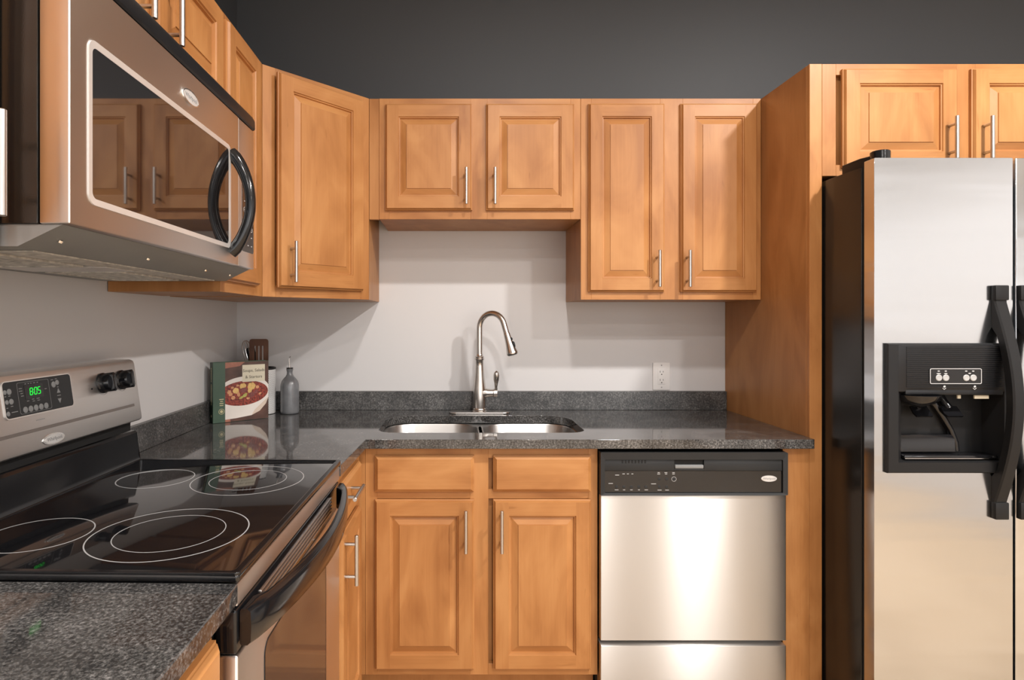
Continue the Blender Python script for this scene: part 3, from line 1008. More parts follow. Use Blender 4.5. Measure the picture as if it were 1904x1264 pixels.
def clip(poly, x0, x1, z0, z1):
    for ax_, lim, sg in ((0, x0, 1), (0, x1, -1), (1, z0, 1), (1, z1, -1)):
        out = []
        for i in range(len(poly)):
            p_, q_ = poly[i], poly[(i + 1) % len(poly)]
            ip, iq = (p_[ax_] - lim) * sg >= 0, (q_[ax_] - lim) * sg >= 0
            if ip: out.append(p_)
            if ip != iq:
                t = (lim - p_[ax_]) / (q_[ax_] - p_[ax_])
                out.append((p_[0] + (q_[0] - p_[0]) * t, p_[1] + (q_[1] - p_[1]) * t))
        poly = out
        if not poly: break
    return poly


PX0, PX1, PZ0, PZ1 = 0.0445, BW - 0.001, 0.001, BH - 0.001
art = MB()
lvl = [0]


def shape(poly, mi, cl=True):
    lvl[0] += 1
    y = -0.00015 - 0.00003 * lvl[0]
    if cl: poly = clip(poly, PX0, PX1, PZ0, PZ1)
    if len(poly) > 2: art.face([(a, y, b) for a, b in poly], mi)


def uvp(x, z): return PX0 + x * (PX1 - PX0), PZ0 + z * (PZ1 - PZ0)


shape([(PX0, PZ0), (PX1, PZ0), (PX1, PZ1), (PX0, PZ1)], 0)
shape([uvp(0, .90), uvp(.33, .93), uvp(.45, 1), uvp(0, 1)], 1)
shape([uvp(0, .0), uvp(.12, .0), uvp(.10, .10), uvp(0, .12)], 1)
# bowl: rim ellipse, side and foot
bx, bz = uvp(0.42, 0.48)
ra, rb = 0.100, 0.056
side_ = [(bx + ra * math.cos(t), bz + rb * math.sin(t)) for t in [PI + PI * k / 24 for k in range(25)]]
lower = [(bx + ra * 0.985, bz - 0.02), (bx + ra * 0.86, bz - 0.050), (bx + ra * 0.62, bz - 0.076), (bx + ra * 0.30, bz - 0.090), (bx - ra * 0.30, bz - 0.096), (bx - ra * 0.75, bz - 0.098), (bx - ra * 1.0, bz - 0.04)]
shape([(bx - ra, bz)] + [(bx + ra, bz)] + lower, 2)
shape([(bx + ra * 0.97, bz - 0.024), (bx + ra * 0.86, bz - 0.050), (bx + ra * 0.62, bz - 0.076), (bx + ra * 0.30, bz - 0.090), (bx + ra * 0.42, bz - 0.070), (bx + ra * 0.7, bz - 0.046)], 3)
shape(ellipse(bx, bz + 0.004, ra, rb, 48, 0.06), 2)
shape(ellipse(bx - 0.001, bz - 0.0035, ra * 0.955, rb * 0.83, 48, 0.06), 4)
for (ex, ez, ea, eb, mi, rt) in ((0.40, 0.585, 0.013, 0.011, 5, 0.3), (0.60, 0.575, 0.016, 0.014, 5, 0.2), (0.56, 0.51, 0.008, 0.012, 5, 0), (0.24, 0.515, 0.012, 0.011, 5, -0.4), (0.42, 0.515, 0.013, 0.010, 7, 0.2),
                                 (0.74, 0.555, 0.007, 0.006, 6, 0), (0.09, 0.50, 0.008, 0.007, 6, 0), (0.12, 0.46, 0.008, 0.006, 6, 0.2), (0.18, 0.40, 0.008, 0.007, 6, 0), (0.30, 0.45, 0.006, 0.009, 6, 0.3),
                                 (0.45, 0.43, 0.010, 0.006, 8, 0.7), (0.38, 0.40, 0.013, 0.004, 8, 0.5), (0.60, 0.43, 0.013, 0.010, 7, 0.4), (0.71, 0.48, 0.010, 0.006, 7, 0.6), (0.80, 0.44, 0.006, 0.004, 6, 0.4),
                                 (0.28, 0.60, 0.006, 0.004, 6, 0), (0.16, 0.57, 0.006, 0.004, 6, 0.3), (0.52, 0.37, 0.007, 0.004, 6, 0)):
    px_, pz_ = uvp(ex, ez)
    blob = [(a + 0.0009 * math.sin(5 * k), b + 0.0008 * math.cos(4 * k)) for k, (a, b) in enumerate(ellipse(px_, pz_, ea, eb, 18, rt))]
    shape(blob, mi)
shape([uvp(.385, .655), uvp(.915, .655), uvp(.915, .945), uvp(.385, .945)], 9)
art.build('cover_picture', [BROWN, PINK, BOWLW, BOWLS, SOUP, POT, BEAN, MEAT, LEAF, CARD], cv)
tx = MB()
tcx, _ = uvp(0.65, 0)
tx.text('Soups, Salads', 0.0160, face_M(tcx, -0.0015, uvp(0, .845)[1]), 0)
tx.text('& Starters', 0.0160, face_M(tcx, -0.0015, uvp(0, .735)[1]), 0)
tx.build('cover_title', INK, cv)
tx = MB()
for k, w in enumerate((0.016, 0.010, 0.014, 0.013)): tx.box(0.031 - w / 2, 0.031 + w / 2, -0.0006, -0.0001, 0.086 - k * 0.0075, 0.089 - k * 0.0075)
tx.build('series_lettering', GOLD, cv)
ro, ri = ellipse(0.031, 0.042, 0.0105, 0.0105, 28), ellipse(0.031, 0.042, 0.0090, 0.0090, 28)
em = MB().ring(ro, ri, 'xz', -0.0001, -0.0006).build('emblem', GOLD, cv)
MB().prism(ellipse(0.031, 0.042, 0.0055, 0.0055, 20), 'xz', -0.0001, -0.0006).build('emblem', GOLD, cv)
tx = MB()
for k, (z0_, z1_) in enumerate(((0.205, 0.150), (0.144, 0.060))):
    for q in range(int((z0_ - z1_) / 0.006)): tx.box(-0.0012, -0.0007, 0.013, 0.0195, z0_ - q * 0.006 - 0.0042, z0_ - q * 0.006)
tx.build('spine_lettering', GOLD, cv)
MB().cyl((-0.0012, 0.016, 0.026), (-0.0007, 0.016, 0.026), 0.005, seg=16).build('spine_emblem', GOLD, cv)

# ------------------------------------------------------------------ microwave
c = left_root('microwave', 'stainless over-the-range microwave with a black bow handle above the range', 'microwave', 0.826, 1.400)
MW = 0.762
MB().box(0.0, MW, -0.356, -0.003, 0.032, 0.438, 0.002).build('casing', BLACK_ENAMEL, c)
us = MB().prism([(-0.003, 0.001), (-0.325, 0.001), (-0.372, 0.024), (-0.388, 0.0315), (-0.003, 0.0315)], 'yz', 0.004, MW - 0.004, 0).build('underside_hood', GREY_PAINT, c)
for k, (a, b) in enumerate(((0.03, 0.30), (0.42, 0.69))):
    fl = MB()
    fl.ring(rrect(a, b, -0.235, -0.075, 0.006, 3), rrect(a + 0.010, b - 0.010, -0.225, -0.085, 0.004, 3), 'xy', 0.0008, -0.003)
    q = a + 0.012
    while q < b - 0.02:
        fl.box(q, q + 0.006, -0.224, -0.086, -0.0015, 0.0006)
        q += 0.0115
    fl.build('grease_filter', FILTER, us)
MB().prism(rrect(0.31, 0.41, -0.27, -0.06, 0.004, 3), 'xy', 0.0008, -0.002).build('lamp_cover', LIGHT_TRIM, us)
MB().box(0.05, 0.71, -0.315, -0.25, -0.0012, 0.0008, 0.0004, 1).build('vent_plate', FILTER, us)
for q in (0.05, 0.30, 0.56, 0.71): MB().cyl((q, -0.355, 0.0155), (q, -0.353, 0.0125), 0.004, seg=10).build('screw', CHROME, us)
dr = MB().box(0.0, 0.647, -0.400, -0.3575, 0.032, 0.3985, 0.0025, 3).build('door', STEEL_MW, c)
wx0, wx1, wz0, wz1 = 0.050, 0.581, 0.077, 0.301
MB().prism(rrect(wx0, wx1, wz0, wz1, 0.010), 'xz', -0.3995, -0.4008).build('window', DOOR_GLASS, dr)
MB().ring(rrect(wx0 - 0.0095, wx1 + 0.0095, wz0 - 0.0095, wz1 + 0.0095, 0.016), rrect(wx0 + 0.0005, wx1 - 0.0005, wz0 + 0.0005, wz1 - 0.0005, 0.010), 'xz', -0.399, -0.4022, 0, -0.4012).build('window_trim', LIGHT_TRIM, dr)
hb = MB()
hp = []
for k in range(25):
    t = k / 24.0
    hp.append((0.600, -0.3985 - 0.047 * math.sin(PI * t) ** 0.72, 0.060 + 0.236 * t))
hb.tube(hp, [0.016 - 0.0035 * math.sin(PI * k / 24) for k in range(25)], 18, up=(1, 0, 0))
hb.build('handle', BLACK_GLOSS, dr)
bd = MB().prism(ellipse(0.375, 0.345, 0.034, 0.0125), 'xz', -0.4, -0.403, 0, 0.001).build('badge', BADGE, dr)
MB().ring(ellipse(0.375, 0.345, 0.036, 0.0145), ellipse(0.375, 0.345, 0.0338, 0.0123), 'xz', -0.4, -0.4035).text('Whirlpool', 0.0125, face_M(0.375, -0.4032, 0.345), 1).build('badge_rim', [CHROME, MARK_GREY], bd)
cp = MB().box(0.6505, MW, -0.399, -0.3575, 0.032, 0.3985, 0.0025, 3).build('control_panel', STEEL_MW, c)
MB().box(0.6475, 0.650, -0.3995, -0.359, 0.034, 0.397).build('panel_seam', LIGHT_TRIM, c)
MB().prism(rrect(0.672, 0.757, 0.072, 0.255, 0.008), 'xz', -0.3985, -0.3998).build('keypad', DOOR_GLASS, cp)
kp = MB()
for r_ in range(7):
    for q in range(3):
        kx, kz = 0.690 + q * 0.025, 0.090 + r_ * 0.022
        if r_ in (2, 3, 4): kp.ring(ellipse(kx, kz, 0.0075, 0.0075, 14), ellipse(kx, kz, 0.006, 0.006, 14), 'xz', -0.3998, -0.4002)
        kp.box(kx - 0.004, kx + 0.004, -0.4002, -0.3998, kz - 0.0012, kz + 0.0012)
kp.build('key_marks', MARK, cp)
MB().prism([(-0.33, 0.4005), (-0.399, 0.4005), (-0.4025, 0.404), (-0.402, 0.424), (-0.396, 0.436), (-0.388, 0.4395), (-0.33, 0.4395)], 'yz', 0.0, MW, 0, 0.001, 1).build('vent_grille', BLACK, c)

# ------------------------------------------------------------------ range
RW = 0.705
c = left_root('electric_range', 'freestanding stainless and black glass-top electric range under the microwave', 'range', 0.8815, 0, None, R(-1.2), XL + 0.004)
RF = -0.612                       # front plane
MB().box(0.004, RW - 0.004, -0.575, -0.02, 0.03, 0.905, 0.002).build('body', BLACK_ENAMEL, c)
ct = MB().prism(rrect(0.0, RW, RF - 0.003, -0.075, 0.006, 4), 'xy', 0.9145, 0.9275, 0, 0.0045, 3).build('cooktop', BLACK_GLASS, c)
MB().box(0.006, RW - 0.006, -0.570, -0.08, 0.9055, 0.914).build('cooktop_support', BLACK, c)
rim = MB()
rim.ring(rrect(0.0, RW, RF - 0.0035, -0.073, 0.008, 4), rrect(0.009, RW - 0.009, RF + 0.007, -0.084, 0.007, 4), 'xy', 0.926, 0.9300)
rim.build('cooktop_rim', BLACK_GLOSS, ct, bevel=0.0012)
MB().box(0.014, RW - 0.014, RF + 0.0076, RF + 0.0088, 0.9276, 0.9283).build('edge_line', CHROME, ct)
for lx, ly, r, inner_ in ((0.513, -0.440, 0.1255, 0.086), (0.169, -0.430, 0.1305, 0.091), (0.519, -0.220, 0.084, None), (0.155, -0.206, 0.085, None)):
    rb_ = MB()
    for rr_, w in ((r, 0.0022), (inner_, 0.0016)):
        if rr_:
            rb_.ring(ellipse(lx, ly, rr_, rr_, 72), ellipse(lx, ly, rr_ - w, rr_ - w, 72), 'xy', 0.9274, 0.92775)
    rb_.build('burner_ring', RING, ct)
# black riser and backguard
MB().prism([(-0.004, 0.915), (-0.072, 0.9255), (-0.082, 0.928), (-0.078, 0.940), (-0.073, 1.000), (-0.068, 1.006), (-0.004, 1.006)], 'yz', 0.002, RW - 0.002, 0, 0.002).build('riser', BLACK_GLOSS, c)
MB().box(0.012, RW - 0.012, -0.060, -0.004, 1.0065, 1.032).build('riser_gap', DARK, c)
bgp = [(-0.010, 1.033), (-0.078, 1.033), (-0.0845, 1.037), (-0.0850, 1.043), (-0.0645, 1.182), (-0.061, 1.190), (-0.053, 1.1935), (-0.010, 1.1935)]
bg = MB().prism(bgp, 'yz', 0.0, RW, 0, 0.004, 3).build('backguard', STEEL_PANEL, c)
bg['label'] = 'sloped stainless control panel'
th = math.atan2(0.0205, 0.139)
BGM = Matrix.Translation((0, -0.0850, 1.043)) @ Matrix.Rotation(-th, 4, 'X')    # local x, z up the slope, -y outward


def zs(z): return (z - 1.043) / math.cos(th)


dp = MB().prism(rrect(0.247, 0.441, zs(1.109), zs(1.179), 0.007), 'xz', 0.0005, -0.0022, 0, 0.0008, 1)
dp.xform(BGM)
dpo = dp.build('display_panel', CHARCOAL, bg)
tr = MB().ring(rrect(0.2455, 0.4425, zs(1.1075), zs(1.1805), 0.009), rrect(0.2475, 0.4405, zs(1.1095), zs(1.1785), 0.007), 'xz', 0.0005, -0.0028)
tr.xform(BGM)
tr.build('display_frame', LIGHT_TRIM, dpo)
ds = MB().box(0.302, 0.353, -0.0028, -0.0021, zs(1.140), zs(1.168)).xform(BGM).build('display_screen', BLACK_GLOSS, dpo)
dg_ = MB()
SEG = {'8': 'abcdefg', '0': 'abcdef', '5': 'acdfg'}


def digit(ch, x, z, w, h, t):
    y0, y1 = -0.0033, -0.0029
    sk = 0.12
    S = {'a': (0, h, w, h), 'd': (0, 0, w, 0), 'g': (0, h / 2, w, h / 2), 'f': (0, h / 2, 0, h), 'b': (w, h / 2, w, h), 'e': (0, 0, 0, h / 2), 'c': (w, 0, w, h / 2)}
    for k in SEG[ch]:
        x0, z0, x1, z1 = S[k]
        if z0 == z1: pl = [(x0 + 0.0004, z0 - t), (x1 - 0.0004, z0 - t), (x1 - 0.0004, z0 + t), (x0 + 0.0004, z0 + t)]
        else: pl = [(x0 - t, z0 + 0.0004), (x0 + t, z0 + 0.0004), (x0 + t, z1 - 0.0004), (x0 - t, z1 - 0.0004)]
        dg_.prism([(x + a + sk * b, z + b) for a, b in pl], 'xz', y0, y1)


zd = zs(1.1475)
digit('8', 0.3150, zd, 0.0068, 0.0135, 0.0008)
digit('0', 0.3270, zd, 0.0068, 0.0135, 0.0008)
digit('5', 0.3370, zd, 0.0068, 0.0135, 0.0008)
for q in (0.004, 0.0095): dg_.box(0.3243 + 0.12 * q - 0.0006, 0.3243 + 0.12 * q + 0.0006, -0.0033, -0.0029, zd + q - 0.0006, zd + q + 0.0006)
dg_.xform(BGM).build('clock_digits', GREEN_LED, ds)
ol = MB().ring(rrect(0.284, 0.372, zs(1.113), zs(1.1745), 0.004), rrect(0.2845, 0.3715, zs(1.1135), zs(1.174), 0.0038), 'xz', -0.0021, -0.0025)
for (x_, z_, w_) in ((0.307, 1.1705, 0.004), (0.315, 1.1705, 0.003), (0.322, 1.1705, 0.003), (0.331, 1.1705, 0.005), (0.340, 1.1705, 0.004), (0.292, 1.163, 0.008), (0.292, 1.158, 0.009), (0.294, 1.153, 0.006), (0.295, 1.148, 0.007),
                     (0.361, 1.155, 0.006), (0.308, 1.1365, 0.006), (0.322, 1.1385, 0.006), (0.323, 1.1345, 0.006), (0.336, 1.1385, 0.008), (0.337, 1.1345, 0.007), (0.270, 1.1205, 0.016), (0.383, 1.171, 0.007), (0.395, 1.172, 0.006),
                     (0.398, 1.1365, 0.011), (0.262, 1.152, 0.005), (0.252, 1.152, 0.004), (0.265, 1.132, 0.006), (0.253, 1.130, 0.004), (0.398, 1.1545, 0.004)):
    ol.box(x_ - w_ / 2, x_ + w_ / 2, -0.0025, -0.0021, zs(z_) - 0.0007, zs(z_) + 0.0007)
ol.xform(BGM).build('panel_print', MARK_GREY, dpo)
for (x_, z_, r_) in [(0.386, 1.1610, 0.0065), (0.3975, 1.1640, 0.0055), (0.263, 1.1600, 0.0058), (0.252, 1.1600, 0.0045), (0.265, 1.1410, 0.0055), (0.254, 1.1410, 0.0045), (0.2535, 1.1190, 0.0045)] + [(0.298 + 0.0145 * k, 1.1205, 0.0062) for k in range(5)]:
    MB().lathe([(r_, 0.0020), (r_, 0.0026), (r_ * 0.85, 0.003), (0.0005, 0.003)], (x_, 0, zs(z_)), 18, axis='-Y').xform(BGM).build('button', BUTTON, dpo)
for z_, s_ in ((1.146, 1), (1.126, -1)):
    MB().prism([(0.398 - 0.0055, zs(z_) - 0.004 * s_), (0.398 + 0.0055, zs(z_) - 0.004 * s_), (0.398, zs(z_) + 0.006 * s_)], 'xz', -0.0021, -0.0026).xform(BGM).build('arrow_button', BUTTON, dpo)
MB().box(-0.0005 + 0.003, RW - 0.03, -0.0010, 0.0005, zs(1.0735), zs(1.0800), 0.0004, 1).xform(BGM).build('accent_stripe', GROOVE, bg)
gb = MB().prism(ellipse(0.366, zs(1.051), 0.030, 0.0088), 'xz', 0.0002, -0.003, 0, 0.0012).xform(BGM).build('badge', BADGE, bg)
MB().ring(ellipse(0.366, zs(1.051), 0.0325, 0.0112), ellipse(0.366, zs(1.051), 0.0298, 0.0086), 'xz', 0.0002, -0.002).text('Whirlpool', 0.0108, face_M(0.366, -0.0032, zs(1.0508)), 1).xform(BGM).build('badge_rim', [CHROME, MARK_GREY], gb)
for kx in (0.556, 0.634, 0.149, 0.071):
    kn = MB()
    kz = zs(1.146)
    kn.lathe([(0.0245, 0.0005), (0.0245, 0.004), (0.0215, 0.006), (0.0195, 0.022), (0.0175, 0.0245), (0.0005, 0.0245)], (kx, 0, kz), 30, axis='-Y')
    kn.prism(rrect(kx - 0.0065, kx + 0.0065, kz - 0.0225, kz + 0.0225, 0.006), 'xz', -0.005, -0.031, 0, 0.002)
    kno = kn.xform(BGM).build('knob', BLACK_GLOSS, bg)
    dl = MB()
    for a0, a1 in ((-140, -30),):
        L = [[(kx + q * math.cos(R(a0 + (a1 - a0) * k / 10)), y_, kz + q * math.sin(R(a0 + (a1 - a0) * k / 10))) for k in range(11)] for q, y_ in ((0.0272, -0.0003), (0.0282, -0.0003))]
        dl.loft(L, 0, False, False, False)
    dl.xform(BGM).build('dial_print', MARK_GREY, bg)
MB().cyl((0.513, 0.0, zs(1.137)), (0.513, -0.0012, zs(1.137)), 0.0022, seg=12).xform(BGM).build('indicator_light', BLACK, bg)
MB().box(0.325, 0.350, -0.0004, 0.0002, zs(1.0945), zs(1.096)).xform(BGM).build('panel_script', MARK_GREY, bg)
# front: steel strip under the glass, oven door, handle
MB().box(0.004, RW - 0.004, RF, -0.5755, 0.8785, 0.9125, 0.003).build('front_strip', STEEL_MW, c)
od = MB().box(0.003, RW - 0.003, RF, -0.578, 0.165, 0.8065, 0.004, 3).build('oven_door', STEEL_MW, c)
MB().box(0.003, RW - 0.003, RF + 0.002, -0.578, 0.808, 0.8735, 0.004, 3).build('door_top_trim', BLACK_GLOSS, od)
for k in range(5):
    MB().box(0.10, RW - 0.10, RF - 0.0015, RF + 0.0025, 0.822 + k * 0.0085, 0.8255 + k * 0.0085, 0.0006, 1).build('vent_slat', STEEL_MW, od)
MB().prism(rrect(0.120, 0.545, 0.30, 0.762, 0.02), 'xz', RF + 0.0002, RF - 0.0010).build('oven_window', OVEN_GLASS, od)
MB().ring(rrect(0.118, 0.547, 0.298, 0.764, 0.022), rrect(0.1205, 0.5445, 0.3005, 0.7615, 0.0195), 'xz', RF + 0.0002, RF - 0.0013).build('window_seal', BLACK, od)
hn = MB()
loops = []
NS = 33
for k in range(NS):
    t = k / (NS - 1)
    lx = 0.012 + (RW - 0.024) * t
    bow = 0.016 + 0.050 * math.sin(PI * t) ** 0.75
    yo = RF - bow                    # outer face
    thick = 0.017 if 2 < k < NS - 3 else (0.017 + (bow - 0.017) * (1 if k in (0, NS - 1) else 0.8))
    yi = min(yo + max(0.015, thick), RF + 0.001)
    z0_, z1_ = 0.818, 0.8715
    r_ = 0.005
    loops.append([(lx, yo + r_, z0_), (lx, yo, z0_ + r_), (lx, yo - 0.001, (z0_ + z1_) / 2), (lx, yo, z1_ - r_), (lx, yo + r_, z1_), (lx, yi - 0.002, z1_), (lx, yi, z1_ - 0.003), (lx, yi, z0_ + 0.003), (lx, yi - 0.002, z0_)])
hn.loft(loops)
hn.build('handle', BLACK_GLOSS, od, sharp=50)
MB().box(0.003, RW - 0.003, RF, -0.578, 0.03, 0.160, 0.004, 3).build('storage_drawer', STEEL_MW, c)

# ------------------------------------------------------------------ dishwasher
c = thing('dishwasher', 'stainless dishwasher with a black control panel under the counter', 'dishwasher', (0.4705, DW, 0))
DWW, DF = 0.599, -0.639
MB().box(0.004, DWW - 0.004, -0.590, -0.03, 0.02, 0.868, 0.002).build('tub', DARK, c)
MB().box(0.0, DWW, DF + 0.002, -0.5905, 0.264, 0.733, 0.003, 3).build('door_panel', STEEL_DW, c)
MB().box(0.0, DWW, DF + 0.002, -0.5905, 0.105, 0.2485, 0.003, 3).build('lower_panel', STEEL_DW, c)
MB().box(0.01, DWW - 0.01, -0.55, -0.53, 0.0, 0.10).build('toe_kick', BLACK, c)
cp = MB()
cz0, cz1 = 0.735, 0.8725
cp.box(0.0, DWW, DF + 0.010, -0.5905, cz0, cz1, 0.001, 1)
cp.ring(rrect(-0.001, DWW + 0.001, cz0, cz1, 0.004), rrect(0.013, DWW - 0.013, cz0 + 0.006, cz1 - 0.024, 0.004), 'xz', DF + 0.012, DF - 0.006, 0, DF - 0.003)
cpo = cp.build('control_panel', CHARCOAL, c)
MB().box(0.0135, 0.238, DF + 0.0015, DF + 0.0095, 0.812, 0.8475, 0.0012).box(0.3335, DWW - 0.0135, DF + 0.0015, DF + 0.0095, 0.812, 0.8475, 0.0012).box(0.238, 0.3335, DF + 0.0015, DF + 0.0095, 0.812, 0.8190, 0.0012).build('upper_strip', CHARCOAL, cpo)
MB().box(0.240, 0.3315, DF - 0.001, DF + 0.0095, 0.8195, 0.831, 0.002).build('latch_handle', BUTTON, cpo)
MB().box(0.240, 0.3315, DF + 0.008, DF + 0.0097, 0.8315, 0.8475).build('latch_recess', DARK, cpo)
for k in range(8):
    MB().box(0.068 + k * 0.0105, 0.0735 + k * 0.0105, DF + 0.0008, DF + 0.003, 0.836, 0.846, 0.0008, 1).build('vent_slot', DARK, cpo)
MB().prism(rrect(0.0135, DWW - 0.0135, 0.7415, 0.8110, 0.002), 'xz', DF + 0.0095, DF + 0.003).build('fascia', BLACK_GLOSS, cpo)
yy = DF + 0.0029
bt = MB()
BX = lambda u: (u / 1904 * 380 + 1100 - 845) * 1.92 / 1109 - 0.4705
BZ = lambda v: 1.299 - (v / 501 * 100 + 830 - 594) * 1.92 / 1109
for u, v in ((235, 378), (302, 378), (372, 378), (442, 378), (510, 378), (632, 378), (702, 378), (632, 305), (702, 305), (770, 305)):
    MB().lathe([(0.0050, -yy - 0.0003), (0.0050, -yy + 0.0006), (0.004, -yy + 0.0010), (0.0004, -yy + 0.0010)], (BX(u), 0, BZ(v)), 16, axis='-Y').build('button', CHARCOAL, cpo)
pr = MB()
for u, v, w in ((235, 406, 0.012), (305, 406, 0.007), (373, 406, 0.008), (443, 406, 0.006), (512, 406, 0.011), (636, 408, 0.013), (706, 408, 0.012), (240, 268, 0.013), (300, 257, 0.008), (340, 257, 0.006), (382, 257, 0.006), (180, 346, 0.014), (580, 350, 0.016),
                (628, 245, 0.007), (695, 245, 0.009), (766, 245, 0.008), (697, 258, 0.007), (766, 258, 0.008), (628, 258, 0.009)):
    x_, z_ = BX(u), BZ(v)
    pr.box(x_ - w / 2, x_ + w / 2, yy - 0.0005, yy, z_ - 0.0009, z_ + 0.0009)
pr.ring(ellipse(BX(770), BZ(305), 0.0078, 0.0078, 22), ellipse(BX(770), BZ(305), 0.0068, 0.0068, 22), 'xz', yy, yy - 0.0006)
pr.build('panel_print', MARK, cpo)
bx_, bz_ = BX(1655), BZ(300)
gb = MB().prism(ellipse(bx_, bz_, 0.0255, 0.0098), 'xz', DF + 0.0035, DF + 0.0005, 0, 0.001).build('badge', BADGE, cpo)
MB().text('Whirlpool', 0.0095, face_M(bx_, DF + 0.0003, bz_), 0).build('badge_script', MARK_GREY, gb)

# ------------------------------------------------------------------ refrigerator
c = thing('refrigerator', 'side-by-side stainless refrigerator with an ice and water dispenser', 'refrigerator', (1.207, DW, 0))
FW, FF = 0.908, -0.844
LD = 0.3985
MB().box(0.0, FW, -0.790, -0.04, 0.03, 1.752, 0.003).build('case', BLACK_ENAMEL, c)
dx0, dx1, dz0, dz1 = 0.034, 0.385, 0.864, 1.228
hole = [(dx0, dz0), (dx1, dz0), (dx1, dz1), (dx0, dz1)]
sqr = lambda x0, x1, z0, z1: [(x0, z0), (x1, z0), (x1, z1), (x0, z1)]
dl = MB().plate_hole(rrect(0.0, LD, 0.07, 1.764, 0.003, 3), hole, 'xz', FF, FF + 0.042).build('freezer_door', STEEL_FR, c, bevel=0.003)
MB().plate_hole(sqr(0.004, LD - 0.004, 0.075, 1.76), sqr(dx0 + .004, dx1 - .004, dz0 + .004, dz1 - .004), 'xz', FF + 0.0425, FF + 0.0535).build('door_gasket', DARK, dl)
d2 = MB().box(LD + 0.0085, FW, FF, FF + 0.042, 0.07, 1.764, 0.003, 3).build('fresh_food_door', STEEL_FR, c)
MB().box(LD + 0.012, FW - 0.004, FF + 0.0425, FF + 0.0535, 0.075, 1.76).build('door_gasket', DARK, d2)
MB().box(0.02, FW - 0.02, -0.80, -0.7905, 0.0, 0.066).build('kick_grille', BLACK, c)
hc = MB()
hc.prism([(0.008, -0.690), (0.060, -0.690), (0.064, -0.775), (0.064, -0.80), (0.020, -0.80), (0.008, -0.769)], 'xy', 1.7525, 1.7815, 0, 0.002, 1)
hc.build('hinge_cover', BLACK, c)
MB().cyl((0.040, -0.8120, 1.7642), (0.040, -0.8120, 1.7910), 0.0255, seg=28, bev=0.002).build('hinge_cap', BLACK_GLOSS, c)


def fridge_handle(x, door):
    mb = MB()
    z0_, z1_ = 0.729, 1.396
    n = 29
    L = []
    for k in range(n):
        t = k / (n - 1)
        z = z0_ + (z1_ - z0_) * t
        e = min(1.0, max(0.0, (t - 0.075) / 0.85))
        bow = 0.012 + 0.056 * math.sin(PI * e) ** 0.95
        yo = FF - bow
        yi = FF - 0.0003 if (t < 0.19 or t > 0.81) else FF - bow + 0.024
        w = 0.0185 - (0.0025 * math.sin(PI * e))
        L.append([(x - w, yi, z), (x + w, yi, z), (x + w, yo + 0.004, z), (x + w - 0.004, yo, z), (x - w + 0.004, yo, z), (x - w, yo + 0.004, z)])
    mb.loft(L)
    h = mb.build('handle', BLACK_SATIN, door, sharp=40)
    h['label'] = 'bowed black door handle'
    for za, zb in ((z0_ - 0.001, z0_ + 0.048), (z1_ - 0.042, z1_ + 0.001)):
        MB().box(x - 0.0195, x + 0.0195, FF - 0.016, FF - 0.0002, za, zb, 0.003).build('handle_cap', BLACK_SATIN, h)


fridge_handle(1.562 - 1.207, dl)
fridge_handle(1.634 - 1.207, d2)
# dispenser
X0, X1, Z0, Z1 = 0.030, 0.388, 0.860, 1.231
ox0, ox1, oz0, oz1 = 0.081, 0.356, 0.897, 1.083
dsp = MB()
DY = FF - 0.012


def quadloop(x0, x1, z0, z1, y): return [(x0, y, z0), (x1, y, z0), (x1, y, z1), (x0, y, z1)]


dsp.loft([quadloop(X0, X1, Z0, Z1, FF - 0.0005), quadloop(X0, X1, Z0, Z1, DY + 0.003), quadloop(X0 + 0.003, X1 - 0.003, Z0 + 0.003, Z1 - 0.003, DY),
          quadloop(X0 + 0.030, X1 - 0.026, oz0 - 0.006, Z1 - 0.004, DY - 0.001)], 0, True, False, False)
# lower sill, side cheeks down to the recess, recess tub
dsp.loft([quadloop(X0 + 0.030, X1 - 0.026, oz0 - 0.006, 1.094, DY - 0.001), quadloop(ox0, ox1, oz0, oz1, DY + 0.018), quadloop(ox0 + 0.004, ox1 - 0.004, oz0 + 0.002, oz1 - 0.002, FF + 0.050)], 0, True, False, True)
dso = dsp.build('dispenser', BLACK_SATIN, dl, sharp=20)
cpn = MB()
cpn.loft([quadloop(X0 + 0.030, X1 - 0.026, 1.094, Z1 - 0.004, DY - 0.0011), quadloop(X0 + 0.048, X1 - 0.030, 1.102, Z1 - 0.006, DY - 0.0045)], 0, True, False, True)
q = 1.106
while q < 1.222:
    cpn.box(X0 + 0.050, X1 - 0.032, DY - 0.0062, DY - 0.0044, q, q + 0.0026)
    q += 0.0056
cpo = cpn.build('control_panel', BLACK, dso)
bp_ = MB().prism(rrect(0.145, 0.291, 1.1165, 1.1595, 0.004), 'xz', DY - 0.005, DY - 0.0075).build('button_plate', BLACK_GLOSS, cpo)
MB().ring(rrect(0.1445, 0.2915, 1.116, 1.160, 0.0045), rrect(0.1462, 0.2898, 1.1177, 1.1583, 0.003), 'xz', DY - 0.007, DY - 0.0082).build('plate_outline', MARK, bp_)
for x_ in (0.1695, 0.1895, 0.2475, 0.2675):
    MB().lathe([(0.0092, 0.0), (0.0092, 0.0015), (0.0075, 0.0025), (0.0055, 0.0022), (0.0005, 0.0022)], (x_, DY - 0.0074, 1.1335), 22, axis='-Y').build('button', BUTTON_LIGHT, bp_)
pm = MB()
for x_, z_, w_ in ((0.1695, 1.1525, 0.007), (0.1895, 1.1525, 0.007), (0.1695, 1.1455, 0.013), (0.1895, 1.1455, 0.010), (0.2475, 1.1525, 0.007), (0.2675, 1.1525, 0.007), (0.2575, 1.1460, 0.008)):
    pm.prism(ellipse(x_, z_, w_ / 2, 0.0015, 12), 'xz', DY - 0.0074, DY - 0.0079)
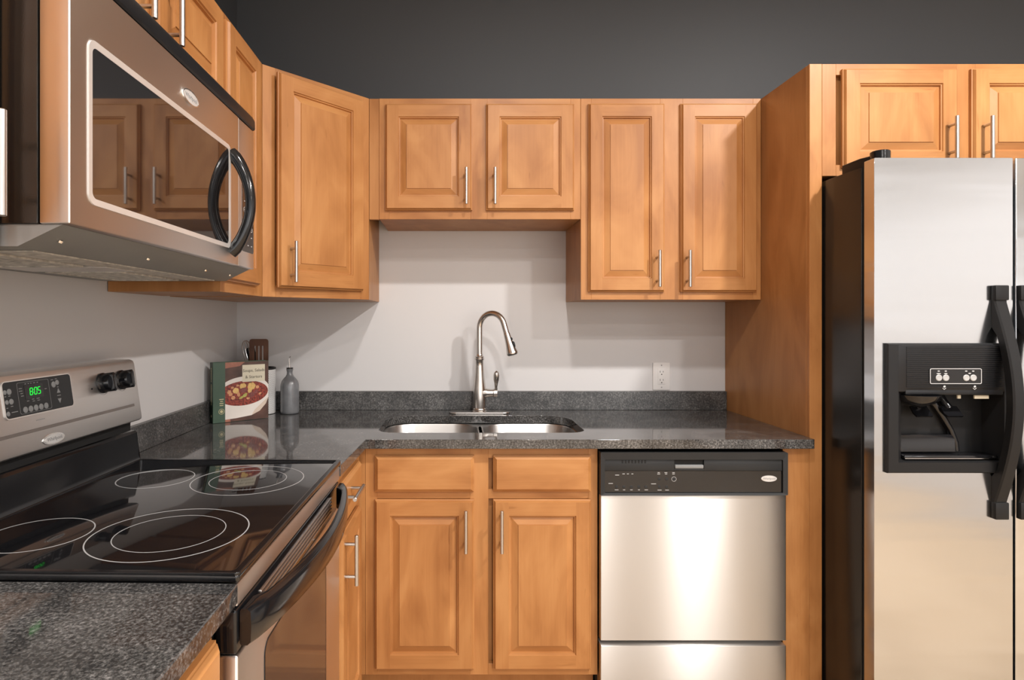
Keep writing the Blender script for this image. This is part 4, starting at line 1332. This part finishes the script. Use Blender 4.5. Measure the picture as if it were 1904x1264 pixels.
for x_ in (0.186, 0.2725):
    pm.prism([(x_ - 0.005, 1.1035), (x_, 1.0995), (x_ + 0.005, 1.1035), (x_ + 0.005, 1.1050), (x_, 1.1012), (x_ - 0.005, 1.1050)], 'xz', DY - 0.0062, DY - 0.0070)
    pm.prism(ellipse(x_ + 0.0005, 1.1085, 0.0035, 0.0028, 12, 0.5), 'xz', DY - 0.0062, DY - 0.0070)
pm.build('button_print', MARK, bp_)
MB().box(X0 + 0.049, X1 - 0.031, DY - 0.003, DY + 0.010, 1.0845, 1.0985, 0.002).build('header_strip', BLACK, dso)
# chute, paddles, drip tray
MB().lathe([(0.060, 0.0), (0.056, -0.012), (0.042, -0.026), (0.020, -0.034), (0.001, -0.036)], (0.128, FF + 0.012, 1.083), 30).build('ice_chute', BLACK_GLOSS, dso)
for x_ in (0.150, 0.238):
    pd = MB()
    pd.tube([(x_ - 0.012, FF + 0.044, 1.075), (x_ - 0.006, FF + 0.036, 1.055), (x_, FF + 0.026, 1.040)], [0.010, 0.010, 0.010], 12)
    pd.loft([[(x_ - 0.024, FF + 0.030, 1.046), (x_ + 0.024, FF + 0.030, 1.046), (x_ + 0.024, FF + 0.034, 1.044), (x_ - 0.024, FF + 0.034, 1.044)],
             [(x_ - 0.026, FF + 0.014, 1.028), (x_ + 0.026, FF + 0.014, 1.028), (x_ + 0.026, FF + 0.019, 1.026), (x_ - 0.026, FF + 0.019, 1.026)],
             [(x_ - 0.023, FF + 0.004, 1.021), (x_ + 0.023, FF + 0.004, 1.021), (x_ + 0.023, FF + 0.008, 1.017), (x_ - 0.023, FF + 0.008, 1.017)]])
    pd.build('paddle', BLACK_GLOSS, dso, sharp=50)
ib = MB()
ib.tube([(0.20, FF + 0.044, 1.06), (0.225, FF + 0.040, 1.02), (0.250, FF + 0.036, 0.975), (0.262, FF + 0.034, 0.940), (0.264, FF + 0.034, 0.915)], [0.010, 0.009, 0.008, 0.008, 0.008], 12)
ib.loft([[(0.086, FF + 0.046, z_), (0.250, FF + 0.046, z_), (0.250, FF + y_, z_), (0.086, FF + y_, z_)] for z_, y_ in ((0.915, 0.020), (0.950, 0.022), (0.962, 0.032))])
ib.build('inner_liner', BLACK_GLOSS, dso, sharp=50)
MB().box(0.084, 0.353, FF - 0.004, FF + 0.048, 0.8995, 0.909, 0.002).build('drip_tray', BLACK_GLOSS, dso)
MB().box(0.084, 0.353, FF - 0.0062, FF - 0.0045, 0.9000, 0.9015).build('tray_edge', CHROME, dso)
MB().box(0.285, 0.326, FF - 0.004, FF + 0.0, 1.072, 1.0815).build('dispenser_tag', CARD, dso)
MB().box(0.240, 0.249, FF + 0.0, FF + 0.004, 1.072, 1.0815).build('water_nozzle', CARD, dso)
